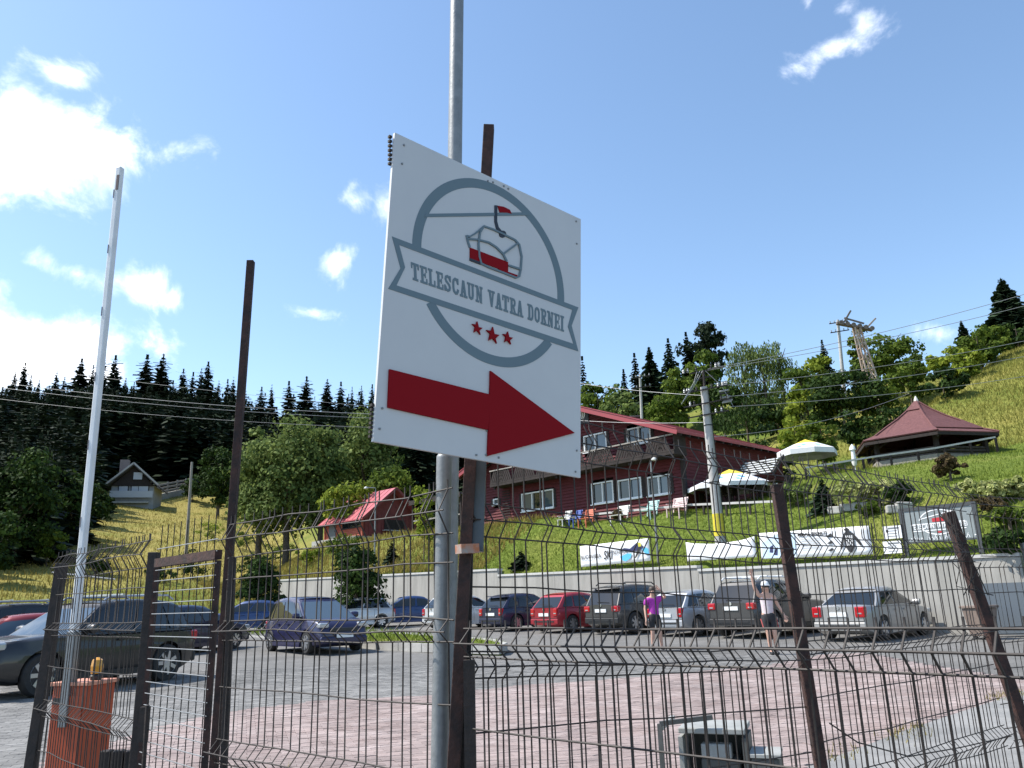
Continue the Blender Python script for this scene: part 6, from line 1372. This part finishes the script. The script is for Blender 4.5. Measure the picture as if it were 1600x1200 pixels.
def star(cx_, cy_, r_, rot=-90): return [Z(cx_+(r_ if k % 2 == 0 else r_*.40)*math.cos(math.radians(rot+36*k))*.92, cy_+(r_ if k % 2 == 0 else r_*.40)*math.sin(math.radians(rot+36*k))*1.12+(12*math.cos(math.radians(rot+36*k)) if True else 0)*r_/34) for k in range(10)]
for (a, b_, r_) in ((495, 902, 32), (578, 940, 40), (658, 955, 31)): decal('star_emblem', [star(a, b_, r_)], signr)
decal('arrow', [[(607, 577.5), (764, 617), (761, 672), (604.5, 637)], [(764.5, 580), (896, 677), (760, 713), (764.2, 600)]], signr)
for (x, y) in ((631, 227), (628, 256), (900, 346), (901, 381), (597, 638), (593, 670), (760, 673), (744, 711), (759, 711), (779, 715), (901, 704), (899, 737), (762, 283), (770, 285), (787, 291), (794, 295)):
    q = S2(x, y); MB().lathe([(.0045, 0), (.004, .003), (.001, .004)], 8, (0, 0, 0)).build('screw', galv, sign).matrix_local = Matrix.Translation((q.x, -.0005, q.y)) @ Matrix.Rotation(PI/2, 4, 'X')
# frame behind the sign and its bracket
a, c = S2(619, 250), S2(586, 660); 
for (p, q) in ((S2(660, 235), S2(640, 690)), (S2(884, 340), S2(884, 735))): MB().bar((p.x-.006, .028, p.y-.01), (q.x-.006, .028, q.y+.01), .03, .03).build('back_rail', darkpost, sign)
for f_ in (.06, .94): p = S2(612, 208).lerp(S2(583, 689), f_); q = S2(905, 345).lerp(S2(905, 744), f_); MB().bar((p.x+.08, .055, p.y), (q.x-.02, .055, q.y), .025, .03).build('back_rail', darkpost, sign)
for f_ in range(7): p = S2(614, 212+f_*7); MB().box((p.x-.004, .014, p.y), (.012, .012, .009)).build('perforated_strip', darkpost, sign)
for f_ in range(8): p = S2(587-f_*.4, 632+f_*7); MB().box((p.x-.004, .014, p.y), (.012, .012, .009)).build('perforated_strip', darkpost, sign)
bt = thing('sign_bracket', 'dark blue grey square tube hanging below the sign with orange bracket', 'bracket', (0, 0, 0)); bgm = mat('blue_grey_tube', (.05, .065, .08), (.07, .085, .10), .45, .3, 10)
MB().bar(at(746, 862, 3.14), at(752, 690, 3.16), .045, .045, up=(0, 1, 0)).build('tube', bgm, bt, bevel=.003); MB().bar(at(716, 858, 3.05), at(744, 857, 3.09), .05, .034).build('bracket_plate', mat('orange_primer', (.40, .13, .05), (.30, .28, .26), .6, 0, 25), bt)
# ------------------------------------------------------------------ barrier
bo_ = at(133, 1068, 7.2); orange = mat('orange_enamel', (.40, .062, .016), (.33, .05, .013), .55, 0, 3); br = thing('boom_barrier', 'orange barrier cabinet with raised white boom and amber beacon', 'barrier', (bo_.x, 7.2, gz_), math.radians(-12))
Hc = bo_.z-gz_; MB().box((0, 0, Hc/2), (.33, .34, Hc)).build('cabinet', orange, br, bevel=.012); MB().box((0, 0, Hc+.012), (.37, .38, .03)).build('lid', mat('pale_orange', (.58, .25, .16), None, .5), br, bevel=.005)
MB().box((0, -.176, Hc*.5), (.27, .01, Hc*.82)).build('door', orange, br, bevel=.003); MB().box((.06, -.184, Hc*.15), (.10, .008, .10)).build('vent', blackpl, br); MB().box((-.10, -.184, Hc-.12), (.08, .008, .05)).build('maker_plate', blackpl, br)
MB().lathe([(.045, 0), (.05, .03), (.035, .05)], 10, (.10, 0, Hc+.03)).build('beacon_base', blackpl, br); MB().lathe([(.045, 0), (.05, .06), (.042, .11), (.01, .13)], 12, (.10, 0, Hc+.08)).build('beacon', mat('amber_plastic', (.60, .28, .02), None, .2, coat=.5), br)
a, c = at(106, 1085, 7.05), at(188, 262, 7.05); Mi = (Matrix.Translation(br.location) @ Matrix.Rotation(br.rotation_euler.z, 4, 'Z')).inverted()
a, c = Mi @ a, Mi @ c; d = (c-a).normalized(); a2 = a-d*.25
boom = MB().bar(a, c, .055, .062, up=(0, 1, 0)).build('boom', white, br, bevel=.010); MB().bar(a2, a+d*.5, .075, .085, up=(0, 1, 0)).build('boom_clamp', galv, br, bevel=.005)
for f_ in (.14, .28, .42, .55, .68, .81, .93): p, q = a.lerp(c, f_), a.lerp(c, f_+.018); MB().bar(p+Vector((-.02, -.033, 0)), q+Vector((-.02, -.033, 0)), .008, .004, up=(0, 1, 0)).build('reflector', mat('red_reflector', (.16, .14, .14), None, .3), boom)
MB().bar(c-d*.26+Vector((.012, -.034, 0)), c-d*.10+Vector((.012, -.034, 0)), .026, .006, up=(0, 1, 0)).build('end_reflector', mat('dark_reflector', (.09, .05, .045), None, .5), boom)
MB().lathe([(.06, -.04), (.06, .06)], 12, tuple(a+Vector((.02, .08, 0))), 'Y').build('hub', galv, br)
# dark stub blocks beside the barrier
for k, px in enumerate((168, 186, 204)):
    q = at(px, 1172, 6.2); o = MB().box((0, 0, (q.z-gz_)/2), (.075, .08, q.z-gz_)).build('stub_post', darkpost, None, bevel=.008); o.location = (q.x, 6.2, gz_); o.rotation_euler = (0, 0, .3*k); tag(o, 'short dark steel stub beside the orange barrier cabinet', 'post', 'stub posts by the barrier')
# ------------------------------------------------------------------ meter cabinet behind the fence
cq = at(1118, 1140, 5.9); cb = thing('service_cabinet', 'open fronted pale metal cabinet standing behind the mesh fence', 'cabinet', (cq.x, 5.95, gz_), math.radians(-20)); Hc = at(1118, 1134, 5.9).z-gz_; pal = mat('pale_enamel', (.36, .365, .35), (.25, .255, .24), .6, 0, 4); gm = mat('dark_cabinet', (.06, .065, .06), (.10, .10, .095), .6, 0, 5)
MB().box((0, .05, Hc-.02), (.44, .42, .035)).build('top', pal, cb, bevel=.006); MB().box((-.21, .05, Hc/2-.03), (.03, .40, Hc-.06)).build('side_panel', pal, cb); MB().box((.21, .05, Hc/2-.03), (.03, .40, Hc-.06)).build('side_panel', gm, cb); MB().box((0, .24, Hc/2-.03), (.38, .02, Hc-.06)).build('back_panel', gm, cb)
MB().box((.04, -.0, Hc*.42), (.26, .22, Hc*.5)).build('motor', gm, cb, bevel=.02); MB().box((.02, -.08, Hc*.75), (.2, .1, .09)).build('junction_box', pal, cb, bevel=.01)
b2 = MB(); MB().bar((-.33, -.22, 0), (-.33, -.22, Hc+.03), .03, .03).build('frame_upright', gm, cb); MB().bar((-.33, -.22, Hc+.03), (.02, -.16, Hc+.07), .03, .03).build('frame_bar', gm, cb); MB().bar((-.33, -.22, Hc+.0), (-.33, .3, Hc+.0), .03, .03).build('frame_bar', pal, cb)
MB().box((.33, .0, Hc*.35), (.18, .3, Hc*.7)).build('battery_box', gm, cb, bevel=.015); MB().box((.33, .0, Hc*.7+.012), (.2, .32, .02)).build('battery_lid', pal, cb)
# origins of the fence roots: put each Empty at the foot of its run
bpy.context.view_layer.update()
for o in [o for o in bpy.data.objects if o.type == 'EMPTY' and o.parent is None and o.location.length < 1e-6 and o.children and not o.get('kind')]:
    def allv(o_):
        r_ = []
        for c in o_.children:
            if c.type == 'MESH': r_ += [c.matrix_world @ Vector(q) for q in c.bound_box]
            r_ += allv(c)
        return r_
    vv = allv(o); zmin = min(q.z for q in vv); nv = [q for q in vv if q.z < zmin+.3]; m_ = sum(nv, Vector())/len(nv); m_.z = zmin
    o.location = m_
    for c in o.children: c.location = c.location-m_
